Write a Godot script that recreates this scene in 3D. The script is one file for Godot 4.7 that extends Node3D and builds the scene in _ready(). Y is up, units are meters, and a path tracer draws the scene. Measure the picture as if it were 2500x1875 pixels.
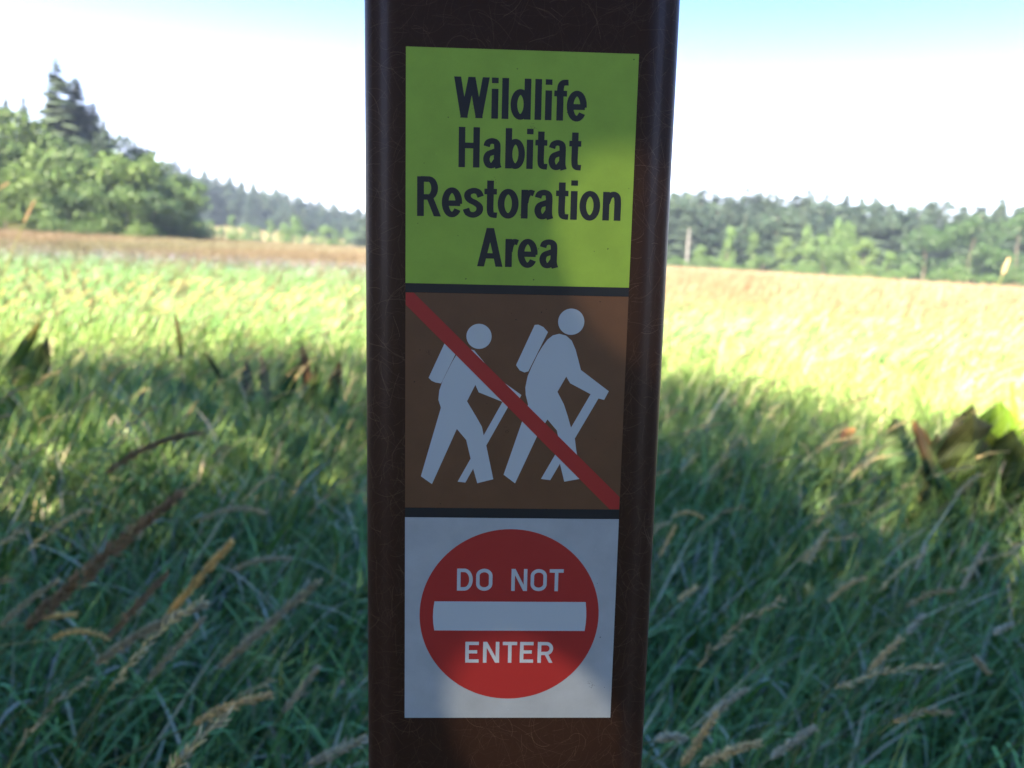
extends Node3D
# A fibreglass marker post with three stickers, close to the lens, in front of a tall wet meadow.

const SUN := Vector3(-0.45, 0.60, 0.66)      # towards the sun: behind the viewer, to the left
const EYE := Vector3(0.0, 1.25, 0.0)
const SUN_GAPS := [[Vector3(0.024, 1.064, -0.280), 0.0046], [Vector3(0.046, 1.250, -0.272), 0.0043]]
const ORDINAL := ["first", "second", "third", "fourth", "fifth", "sixth", "seventh", "eighth", "ninth", "tenth", "eleventh", "twelfth", "thirteenth", "fourteenth", "fifteenth", "sixteenth", "seventeenth", "eighteenth", "nineteenth", "twentieth", "twenty-first", "twenty-second", "twenty-third", "twenty-fourth", "twenty-fifth", "twenty-sixth", "twenty-seventh", "twenty-eighth", "twenty-ninth", "thirtieth", "thirty-first", "thirty-second", "thirty-third", "thirty-fourth", "thirty-fifth", "thirty-sixth", "thirty-seventh", "thirty-eighth", "thirty-ninth", "fortieth", "forty-first", "forty-second", "forty-third", "forty-fourth", "forty-fifth"]

var rng := RandomNumberGenerator.new()
var hill_noise := FastNoiseLite.new()
var taken := {}
var leaf_tint := Color(0.049, 0.088, 0.017)


# ---------------------------------------------------------------- mesh building
class Shape:
	var v := PackedVector3Array()
	var n := PackedVector3Array()
	var c := PackedColorArray()
	var uv := PackedVector2Array()
	var i := PackedInt32Array()

	func tri(a: Vector3, b: Vector3, d: Vector3, col := Color.WHITE) -> void:
		var k := v.size()
		v.append(a); v.append(b); v.append(d)
		c.append(col); c.append(col); c.append(col)
		i.append(k); i.append(k + 1); i.append(k + 2)

	func quad(a: Vector3, b: Vector3, d: Vector3, e: Vector3, col := Color.WHITE) -> void:
		var k := v.size()
		v.append(a); v.append(b); v.append(d); v.append(e)
		for t in 4: c.append(col)
		i.append_array(PackedInt32Array([k, k + 1, k + 2, k, k + 2, k + 3]))

	# a ribbon along points with one half-width for each and one across-vector for each
	func ribbon(pts: Array, half: Array, across: Array, col: Color, tip := Color(-1, 0, 0)) -> void:
		var k := v.size()
		for t in pts.size():
			var col_t := col if tip.r < 0.0 else col.lerp(tip, float(t) / float(pts.size() - 1))
			v.append(pts[t] - across[t] * half[t]); v.append(pts[t] + across[t] * half[t])
			c.append(col_t); c.append(col_t)
		for t in pts.size() - 1:
			var a := k + t * 2
			i.append_array(PackedInt32Array([a, a + 2, a + 3, a, a + 3, a + 1]))

	# a round tube along points with smooth normals
	func tube(pts: Array, radii: Array, sides: int, col: Color) -> void:
		var k := v.size()
		for t in pts.size():
			var along: Vector3 = (pts[mini(t + 1, pts.size() - 1)] - pts[maxi(t - 1, 0)]).normalized()
			var s := along.cross(Vector3(0.31, 0.2, 0.93)).normalized()
			var u := s.cross(along).normalized()
			for q in sides + 1:
				var a := TAU * q / sides
				var d := s * cos(a) + u * sin(a)
				v.append(pts[t] + d * radii[t]); n.append(d); c.append(col)
				uv.append(Vector2(float(q) / sides, float(t)))
		for t in pts.size() - 1:
			for q in sides:
				var a := k + t * (sides + 1) + q
				var b := a + sides + 1
				i.append_array(PackedInt32Array([a, b + 1, b, a, a + 1, b + 1]))

	func mesh() -> ArrayMesh:
		var arrays := []
		arrays.resize(Mesh.ARRAY_MAX)
		arrays[Mesh.ARRAY_VERTEX] = v
		if n.size() == v.size(): arrays[Mesh.ARRAY_NORMAL] = n
		if c.size() == v.size(): arrays[Mesh.ARRAY_COLOR] = c
		if uv.size() == v.size(): arrays[Mesh.ARRAY_TEX_UV] = uv
		arrays[Mesh.ARRAY_INDEX] = i
		var m := ArrayMesh.new()
		m.add_surface_from_arrays(Mesh.PRIMITIVE_TRIANGLES, arrays)
		return m


func lin(r: float, g: float, b: float) -> Color:
	return Color(r, g, b).linear_to_srgb()


func mat(albedo: Color, rough := 0.8, spec := 0.5, vertex := false, back := Color.BLACK) -> StandardMaterial3D:
	var m := StandardMaterial3D.new()
	m.albedo_color = albedo
	m.roughness = rough
	m.metallic_specular = spec
	m.vertex_color_use_as_albedo = vertex
	m.cull_mode = BaseMaterial3D.CULL_DISABLED if vertex else BaseMaterial3D.CULL_BACK
	if back != Color.BLACK:
		m.backlight_enabled = true
		m.backlight = back
	return m


func numbered(called: String) -> String:
	taken[called] = taken.get(called, 0) + 1
	return called if taken[called] == 1 else "%s_%03d" % [called, taken[called] - 1]


func tag(o: Node, label: String, category := "", group := "", kind := "") -> void:
	if label: o.set_meta("label", label)
	if category: o.set_meta("category", category)
	if group: o.set_meta("group", group)
	if kind: o.set_meta("kind", kind)


func obj(called: String, m: Mesh, material: Material, parent: Node = self) -> MeshInstance3D:
	var o := MeshInstance3D.new()
	if parent == self:
		o.name = numbered(called)
	else:
		var k := 0
		var want := called
		while parent.has_node(want):
			k += 1
			want = "%s_%03d" % [called, k]
		o.name = want
	o.mesh = m
	o.material_override = material
	parent.add_child(o, true)
	return o


func thing(called: String, label: String, category: String, at: Vector3, group := "") -> Node3D:
	var o := Node3D.new()
	o.name = numbered(called)
	o.position = at
	add_child(o, true)
	tag(o, label, category, group)
	return o


func scatter(called: String, m: Mesh, material: Material, places: Array, tints: Array, parent: Node = self) -> MultiMeshInstance3D:
	var mm := MultiMesh.new()
	mm.transform_format = MultiMesh.TRANSFORM_3D
	mm.use_colors = tints.size() > 0
	mm.mesh = m
	mm.instance_count = places.size()
	for k in places.size():
		mm.set_instance_transform(k, places[k])
		if tints.size(): mm.set_instance_color(k, tints[k])
	var o := MultiMeshInstance3D.new()
	o.name = numbered(called) if parent == self else called
	o.multimesh = mm
	o.material_override = material
	o.set_meta("kind", "stuff")
	parent.add_child(o, true)
	return o


# ---------------------------------------------------------------- the lie of the land
func height(x: float, z: float) -> float:
	var d := Vector2(x, z).length()
	var az := rad_to_deg(atan2(x, -z))
	var h := -0.012 * clampf(x, -120.0, 120.0) * smoothstep(15.0, 60.0, d)
	h += 9.0 * smoothstep(35.0, 6.0, Vector2(x + 66.0, z + 82.0).length())
	if az > -60.0 and az < 90.0:
		var ridge := clampf(remap(az, -22.4, -10.0, 12.0, 3.0), 3.0, 16.0) * smoothstep(-70.0, -40.0, az) * smoothstep(2.0, -9.0, az)
		h += ridge * smoothstep(215.0, 300.0, d)
		h += 7.0 * smoothstep(-14.0, -4.0, az) * smoothstep(140.0, 215.0, d) * smoothstep(80.0, 50.0, az)
	return h + 0.05 * hill_noise.get_noise_2d(x * 2.0, z * 2.0) * smoothstep(1.0, 4.0, d)


func on_ground(az: float, d: float) -> Vector3:
	var a := deg_to_rad(az)
	var x := d * sin(a)
	var z := -d * cos(a)
	return Vector3(x, height(x, z), z)


# ---------------------------------------------------------------- scene
func _ready() -> void:
	rng.seed = 11
	hill_noise.seed = 5
	hill_noise.frequency = 0.35
	var cam := Camera3D.new()
	cam.name = "camera"
	cam.position = EYE
	cam.rotation_degrees = Vector3(-9.26, 0.0, 2.75)
	var lens := CameraAttributesPhysical.new()
	lens.frustum_focal_length = 24.896
	lens.frustum_focus_distance = 0.277
	lens.frustum_near = 0.02
	lens.frustum_far = 4000.0
	lens.exposure_aperture = 11.5
	cam.attributes = lens
	cam.fov = 51.48
	cam.near = 0.02
	cam.far = 4000.0
	add_child(cam)
	cam.current = true

	var sky_look := ProceduralSkyMaterial.new()
	sky_look.sky_top_color = lin(0.019, 0.060, 0.18)
	sky_look.sky_horizon_color = lin(0.70, 0.72, 0.75)
	sky_look.sky_curve = 0.060
	sky_look.ground_bottom_color = lin(0.05, 0.06, 0.03)
	sky_look.ground_horizon_color = lin(0.2, 0.21, 0.18)
	sky_look.sun_angle_max = 20.0
	var sky := Sky.new()
	sky.sky_material = sky_look
	var env := Environment.new()
	env.background_mode = Environment.BG_SKY
	env.sky = sky
	env.tonemap_mode = Environment.TONE_MAPPER_LINEAR
	env.tonemap_exposure = 12.5
	env.sdfgi_enabled = true
	env.ssao_enabled = true
	env.ssil_enabled = true
	env.fog_enabled = true
	env.fog_density = 0.00028
	env.fog_light_color = Color(0.80, 0.88, 1.0)
	var world := WorldEnvironment.new()
	world.name = "world"
	world.environment = env
	add_child(world)

	var sun := DirectionalLight3D.new()
	sun.name = "sun"
	sun.light_energy = 1.6
	sun.light_color = Color(1.0, 0.95, 0.86)
	sun.light_angular_distance = 0.5
	sun.shadow_enabled = true
	add_child(sun)
	sun.look_at_from_position(SUN.normalized() * 100.0, Vector3.ZERO)

	build_ground()
	build_far_trees()
	build_shade_trees()
	build_meadow()
	build_marker_post()
	build_big_leaves()
	build_stalks()


# ---------------------------------------------------------------- ground
func build_ground() -> void:
	var s := Shape.new()
	var steps := 150
	var at := []
	for k in steps + 1:
		var u := 2.0 * k / steps - 1.0
		at.append(signf(u) * (260.0 * absf(u) + 1400.0 * pow(absf(u), 5.0)))
	for a in steps + 1:
		for b in steps + 1:
			s.v.append(Vector3(at[b], height(at[b], at[a]), at[a]))
			s.n.append(Vector3.UP)
			s.uv.append(Vector2(at[b], at[a]))
	for a in steps:
		for b in steps:
			var k := a * (steps + 1) + b
			s.i.append_array(PackedInt32Array([k, k + 1, k + steps + 2, k, k + steps + 2, k + steps + 1]))
	var m := mat(Color.WHITE, 0.95, 0.2)
	var noise := NoiseTexture2D.new()
	noise.width = 512
	noise.height = 512
	noise.seamless = true
	noise.noise = hill_noise.duplicate()
	noise.noise.frequency = 0.02
	var ramp := Gradient.new()
	ramp.offsets = PackedFloat32Array([0.2, 0.5, 0.8])
	ramp.colors = PackedColorArray([lin(0.035, 0.045, 0.016), lin(0.10, 0.085, 0.035), lin(0.16, 0.115, 0.05)])
	noise.color_ramp = ramp
	m.albedo_texture = noise
	m.uv1_scale = Vector3(0.11, 0.11, 1.0)
	var o := obj("ground", s.mesh(), m)
	tag(o, "wet meadow ground under the tall grass", "", "", "structure")


# ---------------------------------------------------------------- trees
func conifer_crown(seed_: int, droop: float, loose: float, taper := 0.74) -> ArrayMesh:
	rng.seed = seed_
	var s := Shape.new()
	var whorls := 46
	for w in whorls:
		var t := float(w) / whorls
		var y := 0.07 + 0.91 * t
		var reach := 0.20 * pow(1.0 - t, taper) + 0.008
		var count := 8 if t < 0.7 else 6
		for b in count:
			var a := TAU * (b + rng.randf()) / count + w * 1.3
			var r := reach * rng.randf_range(0.55, 1.12)
			if rng.randf() < loose: continue
			var out := Vector3(cos(a), 0.0, sin(a))
			var side := Vector3(-sin(a), 0.0, cos(a))
			var root := Vector3(0.0, y + rng.randf_range(-0.045, 0.045), 0.0)
			var shade := rng.randf_range(0.75, 1.2)
			var col := Color(0.029 * shade, 0.046 * shade, 0.024 * shade)
			for f in 5:
				var along := r * (0.25 + 0.19 * f)
				var foot := root + out * along * 0.8 + Vector3.DOWN * droop * along * along / 0.19
				var wide := (0.028 + 0.2 * r * (1.0 - absf(f - 1.5) / 4.0)) * rng.randf_range(0.7, 1.2)
				var tip := foot + out * r * 0.30 + Vector3.DOWN * (droop * 0.3 + 0.1) * r
				for q in [-1.0, 1.0]:
					s.tri(foot, foot + side * wide * q + out * r * 0.12 + Vector3.DOWN * wide * rng.randf_range(0.3, 0.9), tip, col)
	s.tri(Vector3(-0.008, 0.93, 0), Vector3(0, 1.0, 0), Vector3(0.008, 0.93, 0), Color(0.03, 0.06, 0.026))
	s.tri(Vector3(0, 0.93, -0.008), Vector3(0, 1.0, 0), Vector3(0, 0.93, 0.008), Color(0.03, 0.06, 0.026))
	return s.mesh()


func leafy_crown(seed_: int, lobes: int, slim: float, low: float, count: int) -> ArrayMesh:
	rng.seed = seed_
	var s := Shape.new()
	var balls := []
	for k in lobes:
		var y := rng.randf_range(low + 0.08, 0.86)
		var at := (y - low) / (1.0 - low)
		var room := 0.40 * slim * sqrt(maxf(0.05, sin(PI * clampf(at * 0.86 + 0.12, 0.0, 1.0))))
		var a := rng.randf() * TAU
		var off := room * sqrt(rng.randf()) * 0.75
		balls.append([Vector3(cos(a) * off, y, sin(a) * off), rng.randf_range(0.10, 0.19) * (0.6 + 0.4 * slim)])
	balls.append([Vector3(0, 0.87, 0), 0.12])
	for k in count:
		var ball = balls[k % balls.size()]
		var d := Vector3(rng.randfn(), rng.randfn() + 0.25, rng.randfn()).normalized()
		var p: Vector3 = ball[0] + d * ball[1] * pow(rng.randf(), 0.35) * rng.randf_range(0.85, 1.12)
		if p.y < low * 0.6: continue
		var facing := (d + Vector3(rng.randfn(), rng.randfn(), rng.randfn()) * 0.55).normalized()
		var u := facing.cross(Vector3(rng.randfn(), rng.randfn(), rng.randfn())).normalized()
		var w := facing.cross(u)
		var size := rng.randf_range(0.009, 0.021)
		var shade := rng.randf_range(0.7, 1.25)
		var col := Color(leaf_tint.r * shade, leaf_tint.g * shade * rng.randf_range(0.92, 1.08), leaf_tint.b * shade)
		s.quad(p - u * size, p + w * size * 0.8, p + u * size, p - w * size * 0.8, col)
	return s.mesh()


func trunk_mesh(top: float, thick: float, bend: float) -> ArrayMesh:
	var s := Shape.new()
	var pts := []
	var radii := []
	for k in 7:
		var t := k / 6.0
		pts.append(Vector3(bend * t * t, top * t, bend * 0.6 * sin(t * 3.0)))
		radii.append(thick * (1.0 - 0.8 * t) + (thick * 0.5 if k == 0 else 0.0))
	s.tube(pts, radii, 7, Color.WHITE)
	return s.mesh()


func tree(called: String, label: String, category: String, group: String, at: Vector3, tall: float, wide: float, crown: Mesh, trunk: Mesh, leaf: Material, bark: Material) -> Node3D:
	var o := thing(called, label, category, at + Vector3.DOWN * 0.25, group)
	o.rotation.y = rng.randf() * TAU
	o.scale = Vector3(wide, tall, wide)
	obj("trunk", trunk, bark, o)
	obj("crown", crown, leaf, o)
	return o


func build_far_trees() -> void:
	var firs := [conifer_crown(21, 0.30, 0.12), conifer_crown(22, 0.45, 0.25), conifer_crown(23, 0.2, 0.18), conifer_crown(24, 0.55, 0.3), conifer_crown(25, 0.5, 0.08, 0.9), conifer_crown(26, 0.62, 0.12, 0.85)]
	var leafy := [leafy_crown(31, 17, 1.0, 0.06, 4600), leafy_crown(32, 15, 1.05, 0.02, 4600), leafy_crown(33, 20, 0.95, 0.08, 4600), leafy_crown(34, 14, 0.9, 0.05, 4200)]
	var slim := [leafy_crown(41, 16, 0.5, 0.05, 2600), leafy_crown(42, 14, 0.6, 0.08, 2600)]
	var bushes := [leafy_crown(51, 12, 1.1, 0.0, 2000), leafy_crown(52, 14, 1.2, 0.0, 2000)]
	leaf_tint = Color(0.022, 0.041, 0.018)
	var ridge_round := [leafy_crown(61, 22, 0.5, 0.02, 3200), leafy_crown(62, 20, 0.62, 0.02, 3200)]
	leaf_tint = Color(0.049, 0.088, 0.017)
	rng.seed = 77
	var fir_trunk := trunk_mesh(0.95, 0.012, 0.0)
	var leafy_trunk := trunk_mesh(0.7, 0.02, 0.05)
	var bark := mat(lin(0.09, 0.07, 0.055), 0.95, 0.2)
	var pale_bark := mat(lin(0.11, 0.105, 0.10), 0.9, 0.2)
	var back := Color(0.35, 0.4, 0.2)
	var tone := {
		"mid": mat(lin(0.80, 0.80, 0.80), 0.6, 0.4, true, back),
		"yellow": mat(lin(1.0, 0.93, 0.70), 0.6, 0.4, true, back),
		"dark": mat(lin(0.42, 0.52, 0.55), 0.6, 0.4, true, back),
		"pale": mat(lin(1.0, 1.0, 1.0), 0.6, 0.4, true, back),
		"grey": mat(lin(0.95, 1.0, 1.0), 0.7, 0.4, true, back),
		"fir": mat(lin(0.95, 0.95, 0.95), 0.7, 0.4, true, Color(0.2, 0.2, 0.2)),
		"grey_fir": mat(lin(1.0, 0.95, 1.0), 0.7, 0.4, true, Color(0.25, 0.25, 0.25)),
		"dark_fir": mat(lin(0.55, 0.62, 0.7), 0.7, 0.4, true, Color(0.2, 0.2, 0.2)),
	}
	# the wooded bank on the left: azimuth, elevation of the top, distance, width, tone, label
	var bank := [
		[-33.6, 7.5, 90.0, 13.0, "mid", "round green tree on top of the wooded bank, cut by the picture's left edge"],
		[-31.8, 7.1, 88.0, 13.0, "yellow", "yellowish green tree on the bank top, left of the twin tall firs"],
		[-30.1, 6.0, 86.0, 11.0, "mid", "green tree on the bank top standing at the foot of the tallest fir"],
		[-28.2, 5.5, 85.0, 10.5, "mid", "green tree on the bank top below the twin firs' right side"],
		[-26.0, 6.4, 96.0, 12.5, "yellow", "light green tree on the bank skyline just right of the small dark fir"],
		[-25.0, 5.6, 94.0, 14.0, "yellow", "light green round tree where the bank skyline begins to fall steeply"],
		[-23.8, 4.9, 94.0, 12.5, "mid", "green tree low on the falling skyline of the bank"],
		[-22.8, 4.2, 92.0, 11.0, "mid", "last green tree on the bank skyline beside the far ridge"],
		[-32.8, 5.6, 80.0, 9.0, "mid", "big green tree halfway up the bank at the picture's left edge"],
		[-30.7, 5.2, 79.0, 8.5, "yellow", "bright green tree halfway up the bank under the tallest fir"],
		[-28.6, 5.2, 78.0, 11.0, "mid", "full green tree in the middle of the bank slope"],
		[-26.7, 5.2, 79.0, 11.0, "yellow", "light green tree mid slope below the small dark fir"],
		[-25.1, 4.6, 80.0, 11.0, "mid", "green tree mid slope on the bank's right half"],
		[-23.4, 3.6, 82.0, 10.0, "mid", "green tree mid slope near the right end of the bank"],
		[-33.2, 3.5, 71.0, 7.0, "yellow", "yellow green tree at the bank foot by the picture's left edge"],
		[-31.0, 4.0, 71.0, 7.0, "yellow", "brightest yellow green tree at the bank foot"],
		[-29.2, 2.7, 70.0, 6.0, "dark", "dark green tree at the bank foot right of the brightest one"],
		[-27.6, 3.3, 71.0, 6.5, "mid", "spreading green tree at the meadow edge in the middle of the bank foot"],
		[-26.0, 3.2, 72.0, 6.5, "mid", "dense green tree at the meadow edge, second from the bank's right end but two"],
		[-24.4, 3.0, 74.0, 6.5, "dark", "dark shaded tree at the meadow edge near the bank's right end"],
		[-23.0, 2.5, 76.0, 6.0, "dark", "round dark green tree at the bank's right end"],
		[-22.0, 1.5, 77.0, 4.0, "dark", "small dark green tree, the outermost on the bank's right end"],
	]
	for r in bank:
		var at := on_ground(r[0], r[2])
		var tall: float = EYE.y + r[2] * tan(deg_to_rad(r[1])) - at.y + 0.25
		tree("broadleaf_tree", r[5], "tree", "broadleaf trees on the left bank", at, tall, r[3], leafy[rng.randi() % 4], leafy_trunk, tone[r[4]], bark)
	for r in [
		[-32.6, 1.5, 64.0, 5.0, "yellow", "low yellow green bush at the meadow edge by the picture's left edge"],
		[-30.2, 1.1, 64.0, 4.5, "mid", "low green bush at the foot of the bank under the twin firs"],
		[-28.3, 0.9, 65.0, 4.0, "mid", "low green bush at the foot of the bank below the small dark fir"],
		[-25.4, 0.8, 68.0, 3.4, "yellow", "small light green bush at the meadow edge below the dark trees"],
		[-21.3, 0.75, 95.0, 3.6, "mid", "low green bush just past the bank's right end"],
		[-19.2, 0.6, 120.0, 4.5, "grey", "low greyish bush at the far meadow edge right of the bank"],
		[-16.3, 1.15, 125.0, 4.6, "mid", "round dark green bush standing at the far meadow edge, left of the post"],
		[-12.6, 0.55, 130.0, 5.0, "mid", "low green bush at the far meadow edge close to the post's left side"],
	]:
		var at := on_ground(r[0], r[2])
		tree("bush", r[5], "bush", "bushes along the left meadow edge", at, EYE.y + r[2] * tan(deg_to_rad(r[1])) - at.y + 0.25, r[3], bushes[rng.randi() % 2], leafy_trunk, tone[r[4]], bark)
	for r in [
		[-29.45, 10.2, 90.0, 23.0, "grey_fir", 4, "tallest fir of the wooded bank, pointed top, left of its twin"],
		[-28.5, 9.3, 92.0, 24.0, "grey_fir", 5, "grey green fir on the bank, slightly shorter twin right of the tallest"],
		[-27.6, 8.0, 91.0, 20.0, "grey_fir", 5, "shorter fir leaning against the right side of the twin firs"],
		[-26.95, 7.25, 84.0, 10.5, "dark_fir", 4, "small dark spire-topped fir standing right of the twin firs"],
		[-27.45, 6.0, 83.0, 10.0, "dark_fir", 2, "low blackish fir between the twin firs and the small spire"],
		[-31.2, 8.0, 112.0, 10.0, "grey_fir", 1, "hazy fir tip showing above the bank left of the twin firs"],
		[-32.1, 7.75, 114.0, 9.0, "grey_fir", 3, "hazy fir tip above the bank close to the picture's left edge"],
	]:
		var at := on_ground(r[0], r[2])
		tree("fir_tree", r[6], "fir tree", "firs on the left bank", at, EYE.y + r[2] * tan(deg_to_rad(r[1])) - at.y + 0.25, r[3], firs[r[5]], fir_trunk, tone[r[4]], bark)

	# the far ridge between the bank and the post
	var row_word := ["front", "middle", "back"]
	for row in 3:
		var k := 0
		var az := -9.6
		while az > -25.0:
			var d := 262.0 + 22.0 * row + rng.randf_range(-6.0, 6.0)
			var at := on_ground(az, d)
			var top := clampf(remap(az, -22.4, -11.0, 4.95, 2.95), 2.6, 5.1) - 0.55 * (2 - row) + rng.randf_range(-0.28, 0.12)
			tree("fir_tree", "bluish fir on the far ridge, %s row, %s from the post going left" % [row_word[row], ORDINAL[k]], "fir tree", "firs on the far ridge", at, EYE.y + d * tan(deg_to_rad(top)) - at.y + 0.25, rng.randf_range(22.0, 34.0), firs[rng.randi() % 4] if rng.randf() < 0.75 else ridge_round[rng.randi() % 2], fir_trunk, tone[["fir", "grey_fir", "dark_fir"][rng.randi() % 3]], bark)
			az -= rng.randf_range(0.55, 0.95)
			k += 1
	var pale := [[-21.0, 1.3], [-20.2, 0.9], [-19.5, 1.7], [-18.6, 1.2], [-17.9, 1.0], [-17.1, 1.6], [-15.6, 1.9], [-15.1, 1.2], [-14.3, 0.9], [-13.5, 1.4], [-12.8, 1.1], [-12.0, 1.3], [-11.3, 1.0], [-10.4, 1.4], [-9.3, 1.1]]
	for k in pale.size():
		var d := 190.0 + rng.randf_range(-14.0, 14.0)
		var at := on_ground(pale[k][0], d)
		tree("pale_tree", "thin pale tree below the far ridge, %s from the bank towards the post" % ORDINAL[k], "tree", "pale trees below the far ridge", at, EYE.y + d * tan(deg_to_rad(pale[k][1])) - at.y + 0.25, rng.randf_range(4.5, 7.5), slim[k % 2] if k % 3 else leafy[k % 4], leafy_trunk, tone["pale" if k % 2 else "grey"], pale_bark)

	# the forest beyond the meadow on the right, in rows
	var rows := ["front", "second", "third", "back"]
	for row in 4:
		var k := 0
		var behind := 0
		var az := -10.2
		while az < 36.0:
			var d := 150.0 + 11.0 * row + rng.randf_range(-4.0, 4.0)
			var at := on_ground(az, d)
			var top := 5.1 - 0.45 * smoothstep(20.0, 29.0, az) + 0.25 * smoothstep(29.0, 33.0, az)
			if az < 8.0: top = lerpf(3.0, 5.0, smoothstep(-10.0, 6.0, az))
			top += 0.3 * sin(az * 1.7) * 0.5 - [1.4, 0.6, 0.2, 0.0][row] + rng.randf_range(-0.3, 0.2)
			var label := ""
			if az > 10.4:
				label = "dark conifer of the %s forest row, %s from the post going right" % [rows[row], ORDINAL[k]]
				k += 1
			else:
				label = "dark conifer of the %s forest row hidden by the post, %s from its left edge" % [rows[row], ORDINAL[behind]]
				behind += 1
			tree("conifer", label, "conifer", "conifers of the forest beyond the meadow", at, EYE.y + d * tan(deg_to_rad(top)) - at.y + 0.25, rng.randf_range(20.0, 32.0), firs[rng.randi() % 4] if rng.randf() < 0.78 else ridge_round[rng.randi() % 2], fir_trunk, tone[["fir", "fir", "grey_fir", "dark_fir"][rng.randi() % 4]], bark)
			az += rng.randf_range(0.75, 1.25) if az > 8.0 else rng.randf_range(1.3, 2.0)
	for r in [
		[14.5, 2.65, 138.0, 6.5, "pale", "slender pale green tree before the forest, first past the bare pole"],
		[16.1, 2.35, 140.0, 6.0, "mid", "slim mid green tree before the forest, second past the bare pole"],
		[18.2, 2.1, 138.0, 7.0, "yellow", "yellow green leafy tree before the forest, third past the bare pole"],
		[19.5, 2.95, 143.0, 6.5, "pale", "tall slim pale tree before the forest, left of the tallest pale one"],
		[21.4, 3.3, 144.0, 9.0, "pale", "tallest pale green tree standing before the dark forest"],
		[20.6, 1.7, 136.0, 9.0, "mid", "broad low green tree under the tallest pale tree"],
		[23.0, 2.2, 138.0, 8.0, "yellow", "light green tree right of the tallest pale tree"],
		[24.6, 1.4, 134.0, 6.5, "pale", "small pale green tree with a domed top before the dark forest"],
		[12.7, 1.3, 136.0, 5.0, "pale", "low pale green tree beside the bare pole"],
	]:
		var at := on_ground(r[0], r[2])
		tree("pale_tree", r[5], "tree", "light green trees before the forest", at, EYE.y + r[2] * tan(deg_to_rad(r[1])) - at.y + 0.25, r[3], slim[rng.randi() % 2] if r[3] < 8.0 else leafy[rng.randi() % 4], leafy_trunk, tone[r[4]], bark)
	for r in [
		[26.6, 3.1, 136.0, 10.0, "dark", "broad dark tree reaching forward from the forest, left one of three"],
		[29.2, 3.7, 136.0, 11.0, "dark", "broad dark tree reaching forward from the forest, middle one of three"],
		[31.6, 4.1, 134.0, 11.0, "dark", "broad dark tree reaching forward from the forest, at the picture's right edge"],
	]:
		var at := on_ground(r[0], r[2])
		tree("broadleaf_tree", r[5], "tree", "broad dark trees before the forest", at, EYE.y + r[2] * tan(deg_to_rad(r[1])) - at.y + 0.25, r[3], leafy[rng.randi() % 4], leafy_trunk, tone[r[4]], bark)
	var n := 0
	for az in [11.0, 12.3, 13.4, 14.9, 16.8, 18.6, 20.0, 21.8, 23.5, 25.6, 27.3, 28.6, 30.2, 31.6, 33.0]:
		var d := 128.0 + rng.randf_range(-6.0, 5.0)
		var at := on_ground(az, d)
		tree("bush", "greyish green bush along the forest foot, %s from the post going right" % ORDINAL[n], "bush", "bushes along the forest foot", at, EYE.y + d * tan(deg_to_rad(rng.randf_range(0.15, 0.75))) - at.y + 0.25, rng.randf_range(4.5, 7.5), bushes[n % 2], leafy_trunk, tone[["grey", "mid", "pale"][n % 3]], bark)
		n += 1
	var snag := thing("dead_tree", "bare pale dead tree trunk before the forest, just right of the post", "dead tree", on_ground(11.8, 127.0) + Vector3.DOWN * 0.3)
	var ss := Shape.new()
	ss.tube([Vector3(0, 0, 0), Vector3(0.03, 2.5, 0), Vector3(-0.05, 5.0, 0.05), Vector3(0.04, 7.0, 0)], [0.22, 0.19, 0.17, 0.12], 9, Color.WHITE)
	obj("trunk", ss.mesh(), pale_bark, snag)
	var st := Shape.new()
	st.tube([Vector3(0, 4.4, 0), Vector3(0.35, 4.9, 0.1), Vector3(0.5, 5.4, 0.1)], [0.08, 0.06, 0.02], 6, Color.WHITE)
	obj("branch_stub", st.mesh(), pale_bark, snag)


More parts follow.
